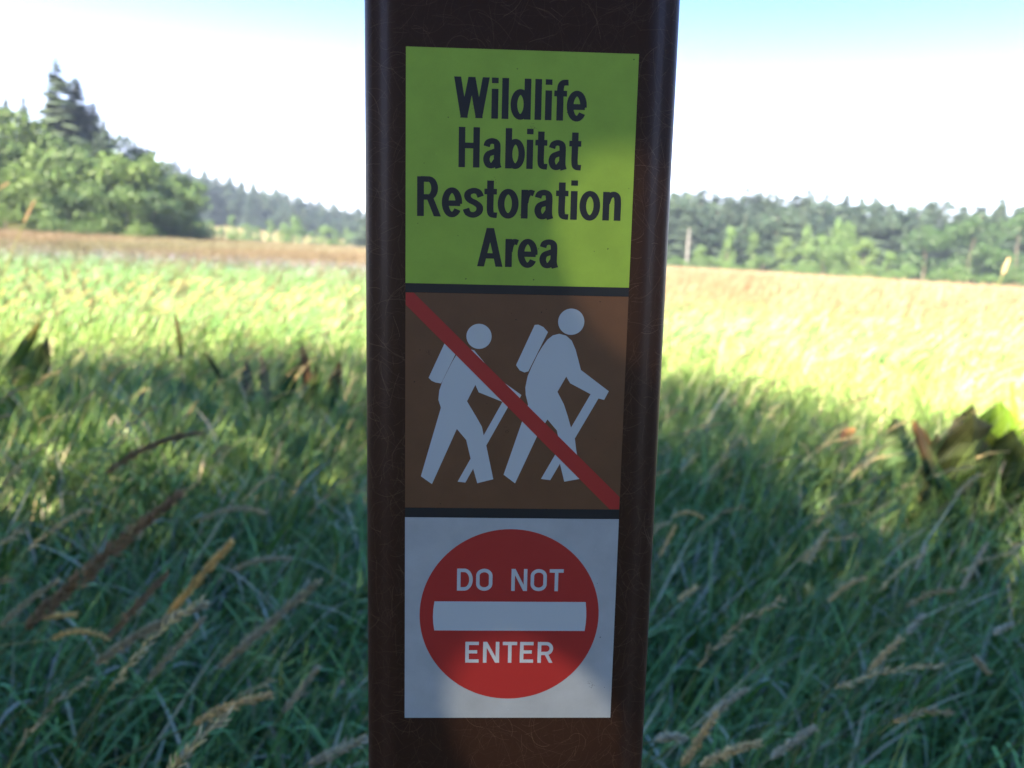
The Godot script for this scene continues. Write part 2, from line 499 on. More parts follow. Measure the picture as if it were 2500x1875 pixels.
# ---------------------------------------------------------------- the trees behind the viewer that shade the near grass
func build_shade_trees() -> void:
	rng.seed = 303
	var leaf := mat(Color.WHITE, 0.5, 0.5, true, Color(0.45, 0.5, 0.2))
	var bark := mat(lin(0.11, 0.09, 0.07), 0.95, 0.2)
	var s := Shape.new()
	for k in 40:
		var p := Vector3(rng.randfn(), rng.randfn(), rng.randfn()) * 0.17
		var face := (Vector3(rng.randfn(), rng.randfn() + 1.4, rng.randfn())).normalized()
		var u := face.cross(Vector3(rng.randfn(), 0.3, rng.randfn())).normalized()
		var w := face.cross(u)
		var L := rng.randf_range(0.045, 0.065)
		var shade := rng.randf_range(0.8, 1.2)
		var col := Color(0.05 * shade, 0.085 * shade, 0.022 * shade)
		s.tri(p - u * L, p + w * L * 0.5 + face * 0.01, p + u * L, col)
		s.tri(p - u * L, p + u * L, p - w * L * 0.5 + face * 0.01, col)
	var cluster := s.mesh()
	# trunk foot, crown centre, crown radii, label
	for r in [
		[Vector3(-7.4, 0, 6.4), Vector3(-5.6, 5.7, 4.7), Vector3(3.5, 2.6, 3.4), "leafy tree behind the viewer, left one of three, shading the near grass"],
		[Vector3(-3.0, 0, 6.9), Vector3(-3.3, 5.1, 5.3), Vector3(2.8, 1.6, 2.8), "leafy tree behind the viewer, middle one of three, shading post and grass"],
		[Vector3(1.6, 0, 7.2), Vector3(1.6, 5.4, 5.7), Vector3(3.2, 2.5, 3.2), "leafy tree behind the viewer, right one of three, shading the grass at right"],
	]:
		var o := thing("shade_tree", r[3], "tree", r[0], "trees shading the viewer")
		var top: Vector3 = r[1] - r[0]
		var t := Shape.new()
		t.tube([Vector3(0, -0.2, 0), Vector3(0.05, 1.2, -0.1), top * 0.55, top * 0.85, top * 1.2], [0.26, 0.19, 0.15, 0.11, 0.04], 10, Color.WHITE)
		obj("trunk", t.mesh(), bark, o)
		for b in 6:
			var a := TAU * b / 6.0 + rng.randf()
			var from := top * rng.randf_range(0.5, 0.85)
			var out := Vector3(cos(a) * r[2].x, rng.randf_range(-0.3, 0.9), sin(a) * r[2].z) * 0.75
			var l := Shape.new()
			l.tube([from, from + out * 0.5 + Vector3(0, 0.25, 0), from + out], [0.07, 0.045, 0.015], 6, Color.WHITE)
			obj("limb", l.mesh(), bark, o)
		var places := []
		while places.size() < (1000 if r[0].x == -3.0 else 900):
			var q := Vector3(rng.randf_range(-1, 1), rng.randf_range(-1, 1), rng.randf_range(-1, 1))
			if q.length() > 1.0: continue
			q = q.normalized() * pow(q.length(), 0.8)
			var p: Vector3 = top + q * r[2]
			var lump := hill_noise.get_noise_3dv((p + r[0]) * 2.2)
			if lump < (-0.1 if r[0].x == -3.0 else 0.0): continue
			var blocked := false
			for g in SUN_GAPS:
				var from: Vector3 = g[0]
				var q2: Vector3 = p + r[0] - from
				if (q2 - SUN.normalized() * q2.dot(SUN.normalized())).length() < 0.36: blocked = true
			if blocked: continue
			places.append(Transform3D(Basis.from_euler(Vector3(rng.randf() * 0.6, rng.randf() * TAU, rng.randf() * 0.6)).scaled(Vector3.ONE * rng.randf_range(0.8, 1.3)), p))
		scatter("crown", cluster, leaf, places, [], o)
		if r[0].x == -3.0:
			for g in SUN_GAPS:
				var spray = sun_gap_spray(g[0] + SUN.normalized() * 6.6 - r[0], g[1], r[0])
				obj("leaf_spray", spray, leaf, o)
	var low_crowns := [leafy_crown(71, 16, 1.15, 0.0, 2600), leafy_crown(72, 15, 1.2, 0.0, 2600)]
	var low_trunk := trunk_mesh(0.7, 0.02, 0.03)
	rng.seed = 304
	var wall_leaf := mat(lin(0.55, 0.6, 0.55), 0.55, 0.4, true, Color(0.3, 0.35, 0.15))
	var k := 0
	for r in [[-17.0, 8.0, 9.0], [-12.5, 10.5, 10.0], [-8.0, 11.5, 8.6], [-3.5, 11.0, 10.0], [1.0, 11.5, 10.5], [5.5, 11.0, 10.0], [10.0, 10.0, 9.5], [14.5, 8.5, 9.0], [-10.5, 7.5, 5.0], [-5.0, 8.2, 4.5], [-0.5, 8.6, 4.5], [4.2, 8.4, 5.0], [8.0, 7.2, 5.0], [10.5, 5.0, 8.5], [9.5, 2.4, 7.0]]:
		tree("edge_tree", "leafy tree of the wood edge behind the viewer, %s along the edge" % ORDINAL[k], "tree", "trees of the wood edge behind the viewer", Vector3(r[0], 0, r[1]), r[2], r[2] * (0.95 if r[2] > 6.0 else 1.2), low_crowns[k % 2], low_trunk, wall_leaf, bark)
		k += 1


# a spray of leaves with one small gap in it, through which a weak fleck of sun falls on the post
func sun_gap_spray(at: Vector3, gap: float, root: Vector3) -> ArrayMesh:
	var s := Shape.new()
	var axis := SUN.normalized()
	var a := axis.cross(Vector3.UP).normalized()
	var b := axis.cross(a)
	for k in 5:
		var t := TAU * k / 5.0
		var out := a * cos(t) + b * sin(t)
		var side := a * -sin(t) + b * cos(t)
		var p := at + axis * 0.012 * k
		var inner := p + out * gap
		var col := Color(0.05, 0.085, 0.022) * (0.85 + 0.07 * k)
		s.quad(inner - side * 0.055, p + out * 0.075 - side * 0.02, p + out * 0.085 + side * 0.03, inner + side * 0.055, col)
	for k in 1600:
		var t := rng.randf() * TAU
		var far := sqrt(rng.randf()) * 0.50
		if far < gap + 0.062: continue
		var p := at + (a * cos(t) + b * sin(t)) * far + axis * rng.randf_range(-0.12, 0.12)
		var over_gap := false
		for g in SUN_GAPS:
			var q: Vector3 = p + root - g[0]
			if (q - axis * q.dot(axis)).length() < g[1] + 0.062: over_gap = true
		if over_gap: continue
		var face := (axis + Vector3(rng.randfn(), rng.randfn(), rng.randfn()) * 0.35).normalized()
		var u := face.cross(Vector3(rng.randfn(), rng.randfn(), rng.randfn())).normalized()
		var w := face.cross(u)
		s.quad(p - u * 0.055, p + w * 0.03, p + u * 0.055, p - w * 0.03, Color(0.05, 0.085, 0.022) * rng.randf_range(0.8, 1.2))
	return s.mesh()


# ---------------------------------------------------------------- grass
func culm_path(foot: Vector3, tall: float, lean: Vector3, steps: int) -> Array:
	var pts := []
	for k in steps + 1:
		var t := float(k) / steps
		pts.append(foot + Vector3(0, tall * (t - 0.18 * t * t * lean.length() / maxf(tall, 0.1)), 0) + lean * t * t)
	return pts


func grass_tuft(seed_: int, culms: int, wide_: float) -> ArrayMesh:
	rng.seed = seed_
	var s := Shape.new()
	for k in culms:
		var foot := Vector3(rng.randf_range(-1, 1), 0, rng.randf_range(-1, 1)) * 0.17
		var tall := rng.randf_range(0.42, 0.69)
		var lean := Vector3(rng.randf_range(0.05, 0.34), 0, rng.randf_range(-0.16, 0.16))
		var path := culm_path(foot, tall, lean, 4)
		var shade := rng.randf_range(0.75, 1.2)
		var green := Color(0.115 * shade, 0.178 * shade, 0.045 * shade)
		var half := []
		var across := []
		for p in path:
			half.append(0.0014 * wide_); across.append(Vector3(0.8, 0, 0.6))
		s.ribbon(path, half, across, green)
		for b in 11:
			var t := rng.randf_range(0.3, 1.0)
			var at: Vector3 = path[int(t * 3.0)].lerp(path[mini(int(t * 3.0) + 1, 4)], t * 3.0 - int(t * 3.0)) if t < 1.0 else path[4]
			var a := rng.randfn() * 1.1 + (PI if rng.randf() < 0.18 else 0.0)
			var out := Vector3(cos(a), 0, sin(a))
			var L := rng.randf_range(0.07, 0.21)
			var up := rng.randf_range(0.5, 2.0)
			var curl := rng.randf_range(0.1, 1.5) * (1.6 if rng.randf() < 0.2 else 1.0)
			var broken := rng.randf_range(0.4, 0.7) if rng.randf() < 0.14 else 2.0
			var pts := []
			var hw := []
			var ac := []
			var roll := rng.randf_range(-0.9, 0.9)
			var fat := rng.randf_range(0.55, 1.25)
			for q in 5:
				var u := q / 4.0
				var drop := maxf(0.0, u - broken) * 1.6
				pts.append(at + (out * u + Vector3.UP * (up * u - curl * u * u * 0.75 - drop)) * L * 0.8)
				hw.append(0.0033 * fat * wide_ * (1.0 - pow(u, 2.2)) * (0.55 + 0.9 * u * (1.0 - u) * 2.0) + 0.0003)
				ac.append((Vector3(-out.z, 0, out.x) + Vector3.UP * roll).normalized())
			var sh := shade * rng.randf_range(0.75, 1.45)
			var yellow := rng.randf_range(0.0, 0.3)
			var col := Color((0.120 + 0.08 * yellow) * sh, 0.210 * sh, 0.054 * sh)
			if rng.randf() < 0.17: col = Color(0.38, 0.32, 0.19) * rng.randf_range(0.6, 1.15)
			s.ribbon(pts, hw, ac, col)
	return s.mesh()


func seed_head(s: Shape, axis: Array, thick: float, count: int, col: Color, grain := 1.0) -> void:
	var total := axis.size() - 1
	for k in count:
		var t := (k + rng.randf()) / count
		var f := t * total
		var j := mini(int(f), total - 1)
		var p: Vector3 = axis[j].lerp(axis[j + 1], f - j)
		var along: Vector3 = (axis[j + 1] - axis[j]).normalized()
		var rad := Vector3(rng.randfn(), rng.randfn(), rng.randfn())
		rad = (rad - along * rad.dot(along)).normalized()
		var bulge := pow(sin(PI * clampf(0.06 + 0.9 * pow(t, 0.75), 0.0, 1.0)), 0.8) * (0.62 + 0.5 * sin(t * 17.0 + thick * 4000.0) * sin(t * 41.0))
		p += rad * thick * bulge * sqrt(rng.randf())
		var dir := (along + rad * rng.randf_range(0.1, 0.85)).normalized()
		var L := rng.randf_range(0.005, 0.013) * grain
		var w := L * 0.13
		var side := dir.cross(rad).normalized()
		var shade := rng.randf_range(0.65, 1.3)
		var c := Color(col.r * shade, col.g * shade, col.b * shade * rng.randf_range(0.85, 1.1))
		s.quad(p, p + dir * L * 0.4 - side * w, p + dir * L, p + dir * L * 0.4 + side * w, c)
		s.quad(p, p + dir * L * 0.4 - rad * w, p + dir * L, p + dir * L * 0.4 + rad * w, c)


func seed_stalk(s: Shape, foot: Vector3, tall: float, lean: Vector3, head: float, thick: float, count: int, col: Color, straw: Color, grain := 1.0, fat := 1.0) -> void:
	var path := culm_path(foot, tall, lean, 8)
	var half := []
	var across := []
	for p in path:
		half.append(0.0011 * fat); across.append(Vector3(0.9, 0, 0.44))
	s.ribbon(path, half, across, straw)
	var dir: Vector3 = (path[8] - path[7]).normalized()
	var axis := [path[8]]
	for k in 5:
		dir = (dir + Vector3(0.10, -0.10, 0) * rng.randf_range(0.2, 1.6)).normalized()
		axis.append(axis[k] + dir * head / 5.0)
	seed_head(s, axis, thick, count, col, grain)


func build_meadow() -> void:
	var tufts := []
	for k in 5: tufts.append(grass_tuft(100 + k, 9, 1.0))
	var coarse := []
	for k in 3: coarse.append(grass_tuft(120 + k, 9, 2.0))
	var heads := []
	rng.seed = 140
	for k in 6:
		var s := Shape.new()
		var tan_col: Color = [Color(0.54, 0.44, 0.24), Color(0.62, 0.50, 0.26), Color(0.44, 0.35, 0.19)][k % 3]
		seed_stalk(s, Vector3.ZERO, rng.randf_range(0.64, 0.86), Vector3(rng.randf_range(0.14, 0.40), 0, rng.randf_range(-0.12, 0.1)), rng.randf_range(0.07, 0.12), rng.randf_range(0.0020, 0.0036), 80, tan_col, Color(0.09, 0.11, 0.04))
		heads.append(s.mesh())
	var fields := []
	for k in 4:
		var s := Shape.new()
		for q in 9:
			var col: Color = [Color(0.25, 0.205, 0.135), Color(0.31, 0.265, 0.185), Color(0.19, 0.145, 0.095)][q % 3]
			seed_stalk(s, Vector3(rng.randf_range(-1, 1), 0, rng.randf_range(-1, 1)) * 0.3, rng.randf_range(0.6, 0.82), Vector3(rng.randf_range(0.0, 0.28), 0, rng.randf_range(-0.12, 0.1)), rng.randf_range(0.09, 0.14), 0.009, 22, col, Color(0.19, 0.155, 0.08), 2.6, 2.0)
		fields.append(s.mesh())
	rng.seed = 150
	var blade := mat(Color.WHITE, 0.5, 0.32, true, Color(0.5, 0.6, 0.3))
	var straw := mat(Color.WHITE, 0.8, 0.2, true, Color(0.6, 0.55, 0.4))

	var near := [[], [], [], [], []]
	var near_tint := [[], [], [], [], []]
	for k in 4600:
		var x := rng.randf_range(-5.0, 5.0)
		var z := rng.randf_range(-6.5, 2.2)
		if Vector2(x, z + 0.02).length() < 0.36: continue
		var d := Vector2(x, z).length()
		var sc := rng.randf_range(0.85, 1.12) * (0.92 + 0.1 * hill_noise.get_noise_2d(x * 3.0, z * 3.0) + 0.2 * smoothstep(1.4, 3.2, d))
		var v := k % 5
		near[v].append(Transform3D(Basis(Vector3.UP, rng.randfn() * 0.5).scaled(Vector3(1, sc, 1)), Vector3(x, height(x, z), z)))
		var g := rng.randf_range(0.85, 1.15)
		near_tint[v].append(Color(g * rng.randf_range(0.9, 1.15), g, g * rng.randf_range(0.85, 1.1)))
	for v in 5: tag(scatter("meadow_grass", tufts[v], blade, near[v], near_tint[v]), "tall lush green grass leaning over, around the post", "grass", "", "stuff")

	var mid := [[], [], []]
	var mid_tint := [[], [], []]
	for k in 26000:
		var z := -6.0 - 44.0 * pow(rng.randf(), 1.6)
		var reach := 3.5 - z * 0.85
		var x := rng.randf_range(-reach, reach)
		var v := k % 3
		var sc := rng.randf_range(0.85, 1.15)
		mid[v].append(Transform3D(Basis(Vector3.UP, rng.randfn() * 0.6).scaled(Vector3(1.15, sc, 1.15)), Vector3(x, height(x, z), z)))
		var g := rng.randf_range(0.85, 1.2)
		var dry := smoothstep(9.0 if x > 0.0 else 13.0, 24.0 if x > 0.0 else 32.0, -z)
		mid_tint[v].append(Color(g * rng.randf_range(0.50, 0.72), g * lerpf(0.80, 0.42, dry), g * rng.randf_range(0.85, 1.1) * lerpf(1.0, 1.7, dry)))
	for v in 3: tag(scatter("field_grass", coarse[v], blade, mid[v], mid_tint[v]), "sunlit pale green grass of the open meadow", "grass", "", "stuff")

	var few := [[], [], [], [], [], []]
	for k in 2300:
		var x := rng.randf_range(-5.5, 5.5)
		var z := rng.randf_range(-7.5, 1.6)
		if Vector2(x, z).length() < 0.55: continue
		few[k % 6].append(Transform3D(Basis(Vector3.UP, rng.randfn() * 0.45).scaled(Vector3.ONE * rng.randf_range(0.88, 1.12)), Vector3(x, height(x, z), z)))
	for v in 6: tag(scatter("seed_grass", heads[v], straw, few[v], []), "tan seed heads nodding over the near green grass", "seed heads", "", "stuff")

	var far := [[], [], [], []]
	var far_tint := [[], [], [], []]
	for k in 46000:
		var d := 6.0 + 130.0 * pow(rng.randf(), 1.25)
		var az := rng.randf_range(-42.0, 42.0)
		var patch := hill_noise.get_noise_2d(d * 0.2 * sin(deg_to_rad(az)), d * 0.1)
		var share := smoothstep(15.0, 44.0, d + 6.0 * signf(az) * smoothstep(0.0, 12.0, absf(az)) + 9.0 * patch)
		if rng.randf() > share + 0.05: continue
		var at := on_ground(az, d)
		var v := k % 4
		var big := 1.0 + 0.012 * d
		far[v].append(Transform3D(Basis(Vector3.UP, rng.randfn() * 0.8).scaled(Vector3(big, rng.randf_range(0.85, 1.15), big)), at))
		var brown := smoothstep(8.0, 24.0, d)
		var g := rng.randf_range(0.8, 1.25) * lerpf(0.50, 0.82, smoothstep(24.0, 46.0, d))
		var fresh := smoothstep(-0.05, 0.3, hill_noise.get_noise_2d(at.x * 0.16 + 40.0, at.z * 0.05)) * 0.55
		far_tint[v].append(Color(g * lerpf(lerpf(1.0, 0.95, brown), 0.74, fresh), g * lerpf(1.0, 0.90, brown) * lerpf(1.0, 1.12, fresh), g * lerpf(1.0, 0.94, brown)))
	# a stand of taller tan reeds in the meadow right of the post
	for k in 2600:
		var d := rng.randf_range(8.5, 30.0)
		var az := rng.randf_range(6.0, 44.0)
		if rng.randf() > smoothstep(8.0, 14.0, d + 3.0 * hill_noise.get_noise_2d(az * 0.4, d * 0.5)) * 0.75: continue
		var v := k % 4
		far[v].append(Transform3D(Basis(Vector3.UP, rng.randfn() * 0.8).scaled(Vector3(0.8, rng.randf_range(1.05, 1.32), 0.8)), on_ground(az, d)))
		var g := rng.randf_range(0.5, 1.1)
		far_tint[v].append(Color(g, g * 0.86, g * 0.84))
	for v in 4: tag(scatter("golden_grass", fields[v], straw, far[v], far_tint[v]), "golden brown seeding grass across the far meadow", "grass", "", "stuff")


# ---------------------------------------------------------------- single stalks near the lens
func build_stalks() -> void:
	rng.seed = 500
	var straw := mat(Color.WHITE, 0.8, 0.2, true, Color(0.6, 0.55, 0.4))
	var tones := {"dark": Color(0.36, 0.25, 0.15), "tan": Color(0.54, 0.46, 0.30), "gold": Color(0.70, 0.51, 0.24), "lit": Color(0.80, 0.56, 0.22)}
	# base of the head, tip, tone, arch, thickness, label
	for r in [
		[Vector3(-0.588, 0.762, -0.919), Vector3(-0.412, 0.931, -0.962), "dark", 0.02, 0.0100, "biggest dark brown seed head, thick and slanting, near the picture's lower left"],
		[Vector3(-0.511, 0.676, -1.139), Vector3(-0.426, 0.786, -1.176), "lit", 0.01, 0.0043, "bright straw gold seed head with a short side spray, right of the biggest dark one"],
		[Vector3(-0.504, 0.737, -0.955), Vector3(-0.440, 0.815, -0.984), "dark", 0.01, 0.0047, "slim dark brown seed head just below the bright gold one, left of the post"],
		[Vector3(-0.510, 0.712, -0.932), Vector3(-0.382, 0.786, -0.959), "tan", 0.06, 0.0043, "long grey tan seed head pointing up right below the slim dark one"],
		[Vector3(-0.468, 0.664, -0.982), Vector3(-0.403, 0.743, -1.011), "tan", 0.00, 0.0040, "thin greyish seed head parallel to and right of the long grey tan one"],
		[Vector3(-0.420, 0.618, -1.104), Vector3(-0.282, 0.743, -1.143), "tan", 0.00, 0.0047, "long tan seed head slanting up towards the post's left edge"],
		[Vector3(-0.310, 0.759, -0.746), Vector3(-0.237, 0.786, -0.763), "gold", 0.06, 0.0043, "tan gold seed head low in the grass at the picture's bottom, left of the post"],
		[Vector3(-0.164, 0.796, -0.639), Vector3(-0.114, 0.815, -0.653), "tan", 0.03, 0.0050, "thick tan seed head entering behind the post at the bottom left corner of it"],
		[Vector3(-0.248, 0.711, -0.849), Vector3(-0.214, 0.757, -0.871), "tan", 0.00, 0.0040, "upright tan seed head close beside the post's lower left edge"],
		[Vector3(-0.808, 0.776, -1.546), Vector3(-0.637, 0.859, -1.584), "dark", 0.08, 0.0047, "long dark bowed seed head over the shaded grass, tip with a dark seed tuft"],
		[Vector3(-0.607, 0.697, -1.508), Vector3(-0.485, 0.714, -1.535), "tan", 0.14, 0.0040, "arched tan seed head hanging to the right in the shaded grass left of the post"],
		[Vector3(-0.681, 0.683, -1.105), Vector3(-0.641, 0.684, -1.123), "lit", 0.02, 0.0040, "short bright orange seed head lying level by the biggest dark one"],
		[Vector3(-0.613, 0.701, -1.011), Vector3(-0.544, 0.699, -1.028), "lit", 0.16, 0.0040, "arched orange seed head bending to the right below the short orange one"],
		[Vector3(-0.683, 0.715, -1.016), Vector3(-0.618, 0.772, -1.042), "tan", 0.04, 0.0040, "grey tan seed head slanting up at the very left edge of the picture"],
		[Vector3(0.620, 0.649, -1.570), Vector3(0.670, 0.699, -1.604), "gold", 0.00, 0.0040, "golden seed head upright in the middle of the shaded grass right of the post"],
		[Vector3(0.495, 0.721, -0.995), Vector3(0.544, 0.757, -1.018), "gold", 0.03, 0.0040, "long golden seed head slanting up right at the lower middle right of the post"],
		[Vector3(0.368, 0.690, -1.700), Vector3(0.444, 0.684, -1.726), "gold", 0.16, 0.0040, "arched golden seed head just beside the post's right edge at half height"],
		[Vector3(0.193, 0.783, -0.683), Vector3(0.251, 0.800, -0.698), "gold", 0.04, 0.0040, "thick golden seed head low at the picture's bottom right of the post"],
		[Vector3(0.192, 0.739, -0.745), Vector3(0.228, 0.786, -0.765), "gold", 0.00, 0.0040, "bright golden stalk rising steeply from the bottom edge right of the post"],
		[Vector3(0.820, 0.696, -1.352), Vector3(0.874, 0.772, -1.386), "tan", 0.00, 0.0040, "tall tan seed head near the ragged leaf clump's foot in the shade"],
		[Vector3(0.808, 0.673, -1.491), Vector3(0.841, 0.714, -1.522), "tan", 0.00, 0.0040, "small pale tan seed head standing alone in the shade below the rusty leaf"],
		[Vector3(0.245, 0.730, -0.852), Vector3(0.291, 0.757, -0.870), "tan", 0.00, 0.0040, "tan seed head slanting up right, close to the post's lower right edge"],
		[Vector3(0.634, 0.693, -1.170), Vector3(0.668, 0.714, -1.193), "tan", 0.00, 0.0040, "short upright tan seed head right of the long golden one"],
		[Vector3(0.763, 0.704, -1.161), Vector3(0.804, 0.714, -1.181), "tan", 0.04, 0.0040, "level tan seed head by the picture's right edge low in the shade"],
		[Vector3(0.286, 0.745, -0.756), Vector3(0.335, 0.772, -0.773), "tan", 0.03, 0.0040, "tan seed head at the bottom between the thick golden one and the right edge"],
		[Vector3(0.154, 0.789, -0.710), Vector3(0.185, 0.786, -0.722), "tan", 0.08, 0.0040, "tan seed head lying level against the post's lower right edge"],
		[Vector3(0.583, 0.662, -1.350), Vector3(0.659, 0.699, -1.378), "gold", 0.10, 0.0040, "golden seed head bowing right in the middle of the shaded grass"],
		[Vector3(0.314, 0.653, -1.344), Vector3(0.350, 0.670, -1.369), "gold", 0.00, 0.0040, "small golden seed head beside the post's right edge under the arched one"],
		[Vector3(0.332, 0.627, -1.622), Vector3(0.368, 0.684, -1.658), "gold", 0.00, 0.0040, "golden seed head upright beside the post's right edge above the small one"],
		[Vector3(0.679, 0.715, -1.068), Vector3(0.711, 0.684, -1.080), "tan", 0.00, 0.0040, "drooping tan seed head near the right edge pointing down"],
		[Vector3(-0.476, 0.681, -1.314), Vector3(-0.378, 0.699, -1.339), "tan", 0.10, 0.0040, "low arched tan seed head between the bright gold one and the post"],
		[Vector3(-3.863, 1.549, -6.037), Vector3(-3.857, 1.603, -6.137), "dark", 0.00, 0.0086, "tall seed head rising above the tree foot at the picture's left edge"],
		[Vector3(-3.675, 1.303, -5.997), Vector3(-3.659, 1.469, -6.115), "dark", 0.02, 0.0086, "tall thin seed head crossing the tree line near the picture's left edge"],
		[Vector3(2.998, 1.269, -4.993), Vector3(3.077, 1.367, -5.085), "dark", 0.00, 0.0101, "tall tan seed head crossing the forest foot near the picture's right edge"],
	]:
		var base: Vector3 = r[0]
		var tip: Vector3 = r[1]
		var dir := (tip - base).normalized()
		var foot := Vector3(base.x - 0.16 - 0.25 * dir.x, 0.0, base.z + 0.06)
		var o := thing("grass_stalk", r[5], "grass stalk", foot, "single seeding stalks")
		var stem := []
		var radii := []
		var ctrl := base - dir * (base.y * 0.62)
		for k in 11:
			var t := k / 10.0
			stem.append(foot.lerp(ctrl, t).lerp(ctrl.lerp(base, t), t) - foot)
			radii.append((0.0016 - 0.0006 * t) * (1.0 if tip.y < 1.25 else 2.6))
		var s := Shape.new()
		s.tube(stem, radii, 6, Color(0.14, 0.14, 0.05) if r[2] != "lit" else Color(0.34, 0.27, 0.09))
		obj("stem", s.mesh(), straw, o)
		var axis := []
		var long := base.distance_to(tip)
		for k in 9:
			var t := k / 8.0
			axis.append(base.lerp(tip, t) + Vector3.UP * r[3] * long * 4.0 * t * (1.0 - t) - foot)
		var h := Shape.new()
		seed_head(h, axis, r[4], int(150 + long * 2400), tones[r[2]], clampf(long / 0.13, 0.7, 1.2))
		obj("seed_head", h.mesh(), straw, o)


# ---------------------------------------------------------------- broad leaves standing in the grass
func leaf_mesh(base: Vector3, tip: Vector3, wide: float, face: Vector3, curl: float, col: Color, tip_col: Color, ragged := 0.0) -> ArrayMesh:
	var s := Shape.new()
	var along := tip - base
	var side := along.cross(face).normalized()
	var out := side.cross(along).normalized()
	var rows := 12
	for k in rows + 1:
		var t := float(k) / rows
		var w := wide * pow(sin(PI * clampf(0.05 + 0.95 * pow(t, 0.8), 0.0, 1.0)), 0.75) + 0.004
		var mid := base + along * t + out * curl * (t * t - t) * along.length()
		for q in 5:
			var u := q / 2.0 - 1.0
			var edge := 1.0 + ragged * sin(t * 37.0 + q * 2.1) * absf(u)
			s.v.append(mid + side * w * u * edge - out * absf(u) * w * 0.35 + out * 0.06 * w * sin(t * 23.0 + u * 2.0))
			var mixed := col.lerp(tip_col, smoothstep(0.45, 1.0, t + 0.2 * absf(u)))
			var m := 0.85 + 0.3 * absf(sin(t * 60.0 + absf(u) * 6.0))
			s.c.append(Color(mixed.r * m, mixed.g * m, mixed.b * m) if q != 2 else Color(mixed.r * 1.5, mixed.g * 1.4, mixed.b * 1.3))
	for k in rows:
		for q in 4:
			var a := k * 5 + q
			s.i.append_array(PackedInt32Array([a, a + 5, a + 6, a, a + 6, a + 1]))
	return s.mesh()


func leafy_plant(label: String, group: String, foot: Vector3, leaves: Array, m: Material) -> void:
	var o := thing("broad_leaved_plant", label, "plant", foot, group)
	for r in leaves:
		var base: Vector3 = r[0] - foot
		var tip: Vector3 = r[1] - foot
		var lf := obj("leaf", leaf_mesh(base, tip, r[2], r[3], r[4], r[5], r[6], r[7]), m, o)
		if r.size() > 8: lf.set_meta("label", r[8])
		var st := Shape.new()
		var c := base * 0.5 - (tip - base) * 0.2
		var pts := []
		for k in 7:
			var t := k / 6.0
			pts.append(Vector3.ZERO.lerp(c, t).lerp(c.lerp(base + (tip - base) * 0.04, t), t))
		st.tube(pts, [0.006, 0.0055, 0.005, 0.0046, 0.0042, 0.004, 0.0036], 7, Color(0.16, 0.15, 0.06))
		obj("leaf_stalk", st.mesh(), m, o)


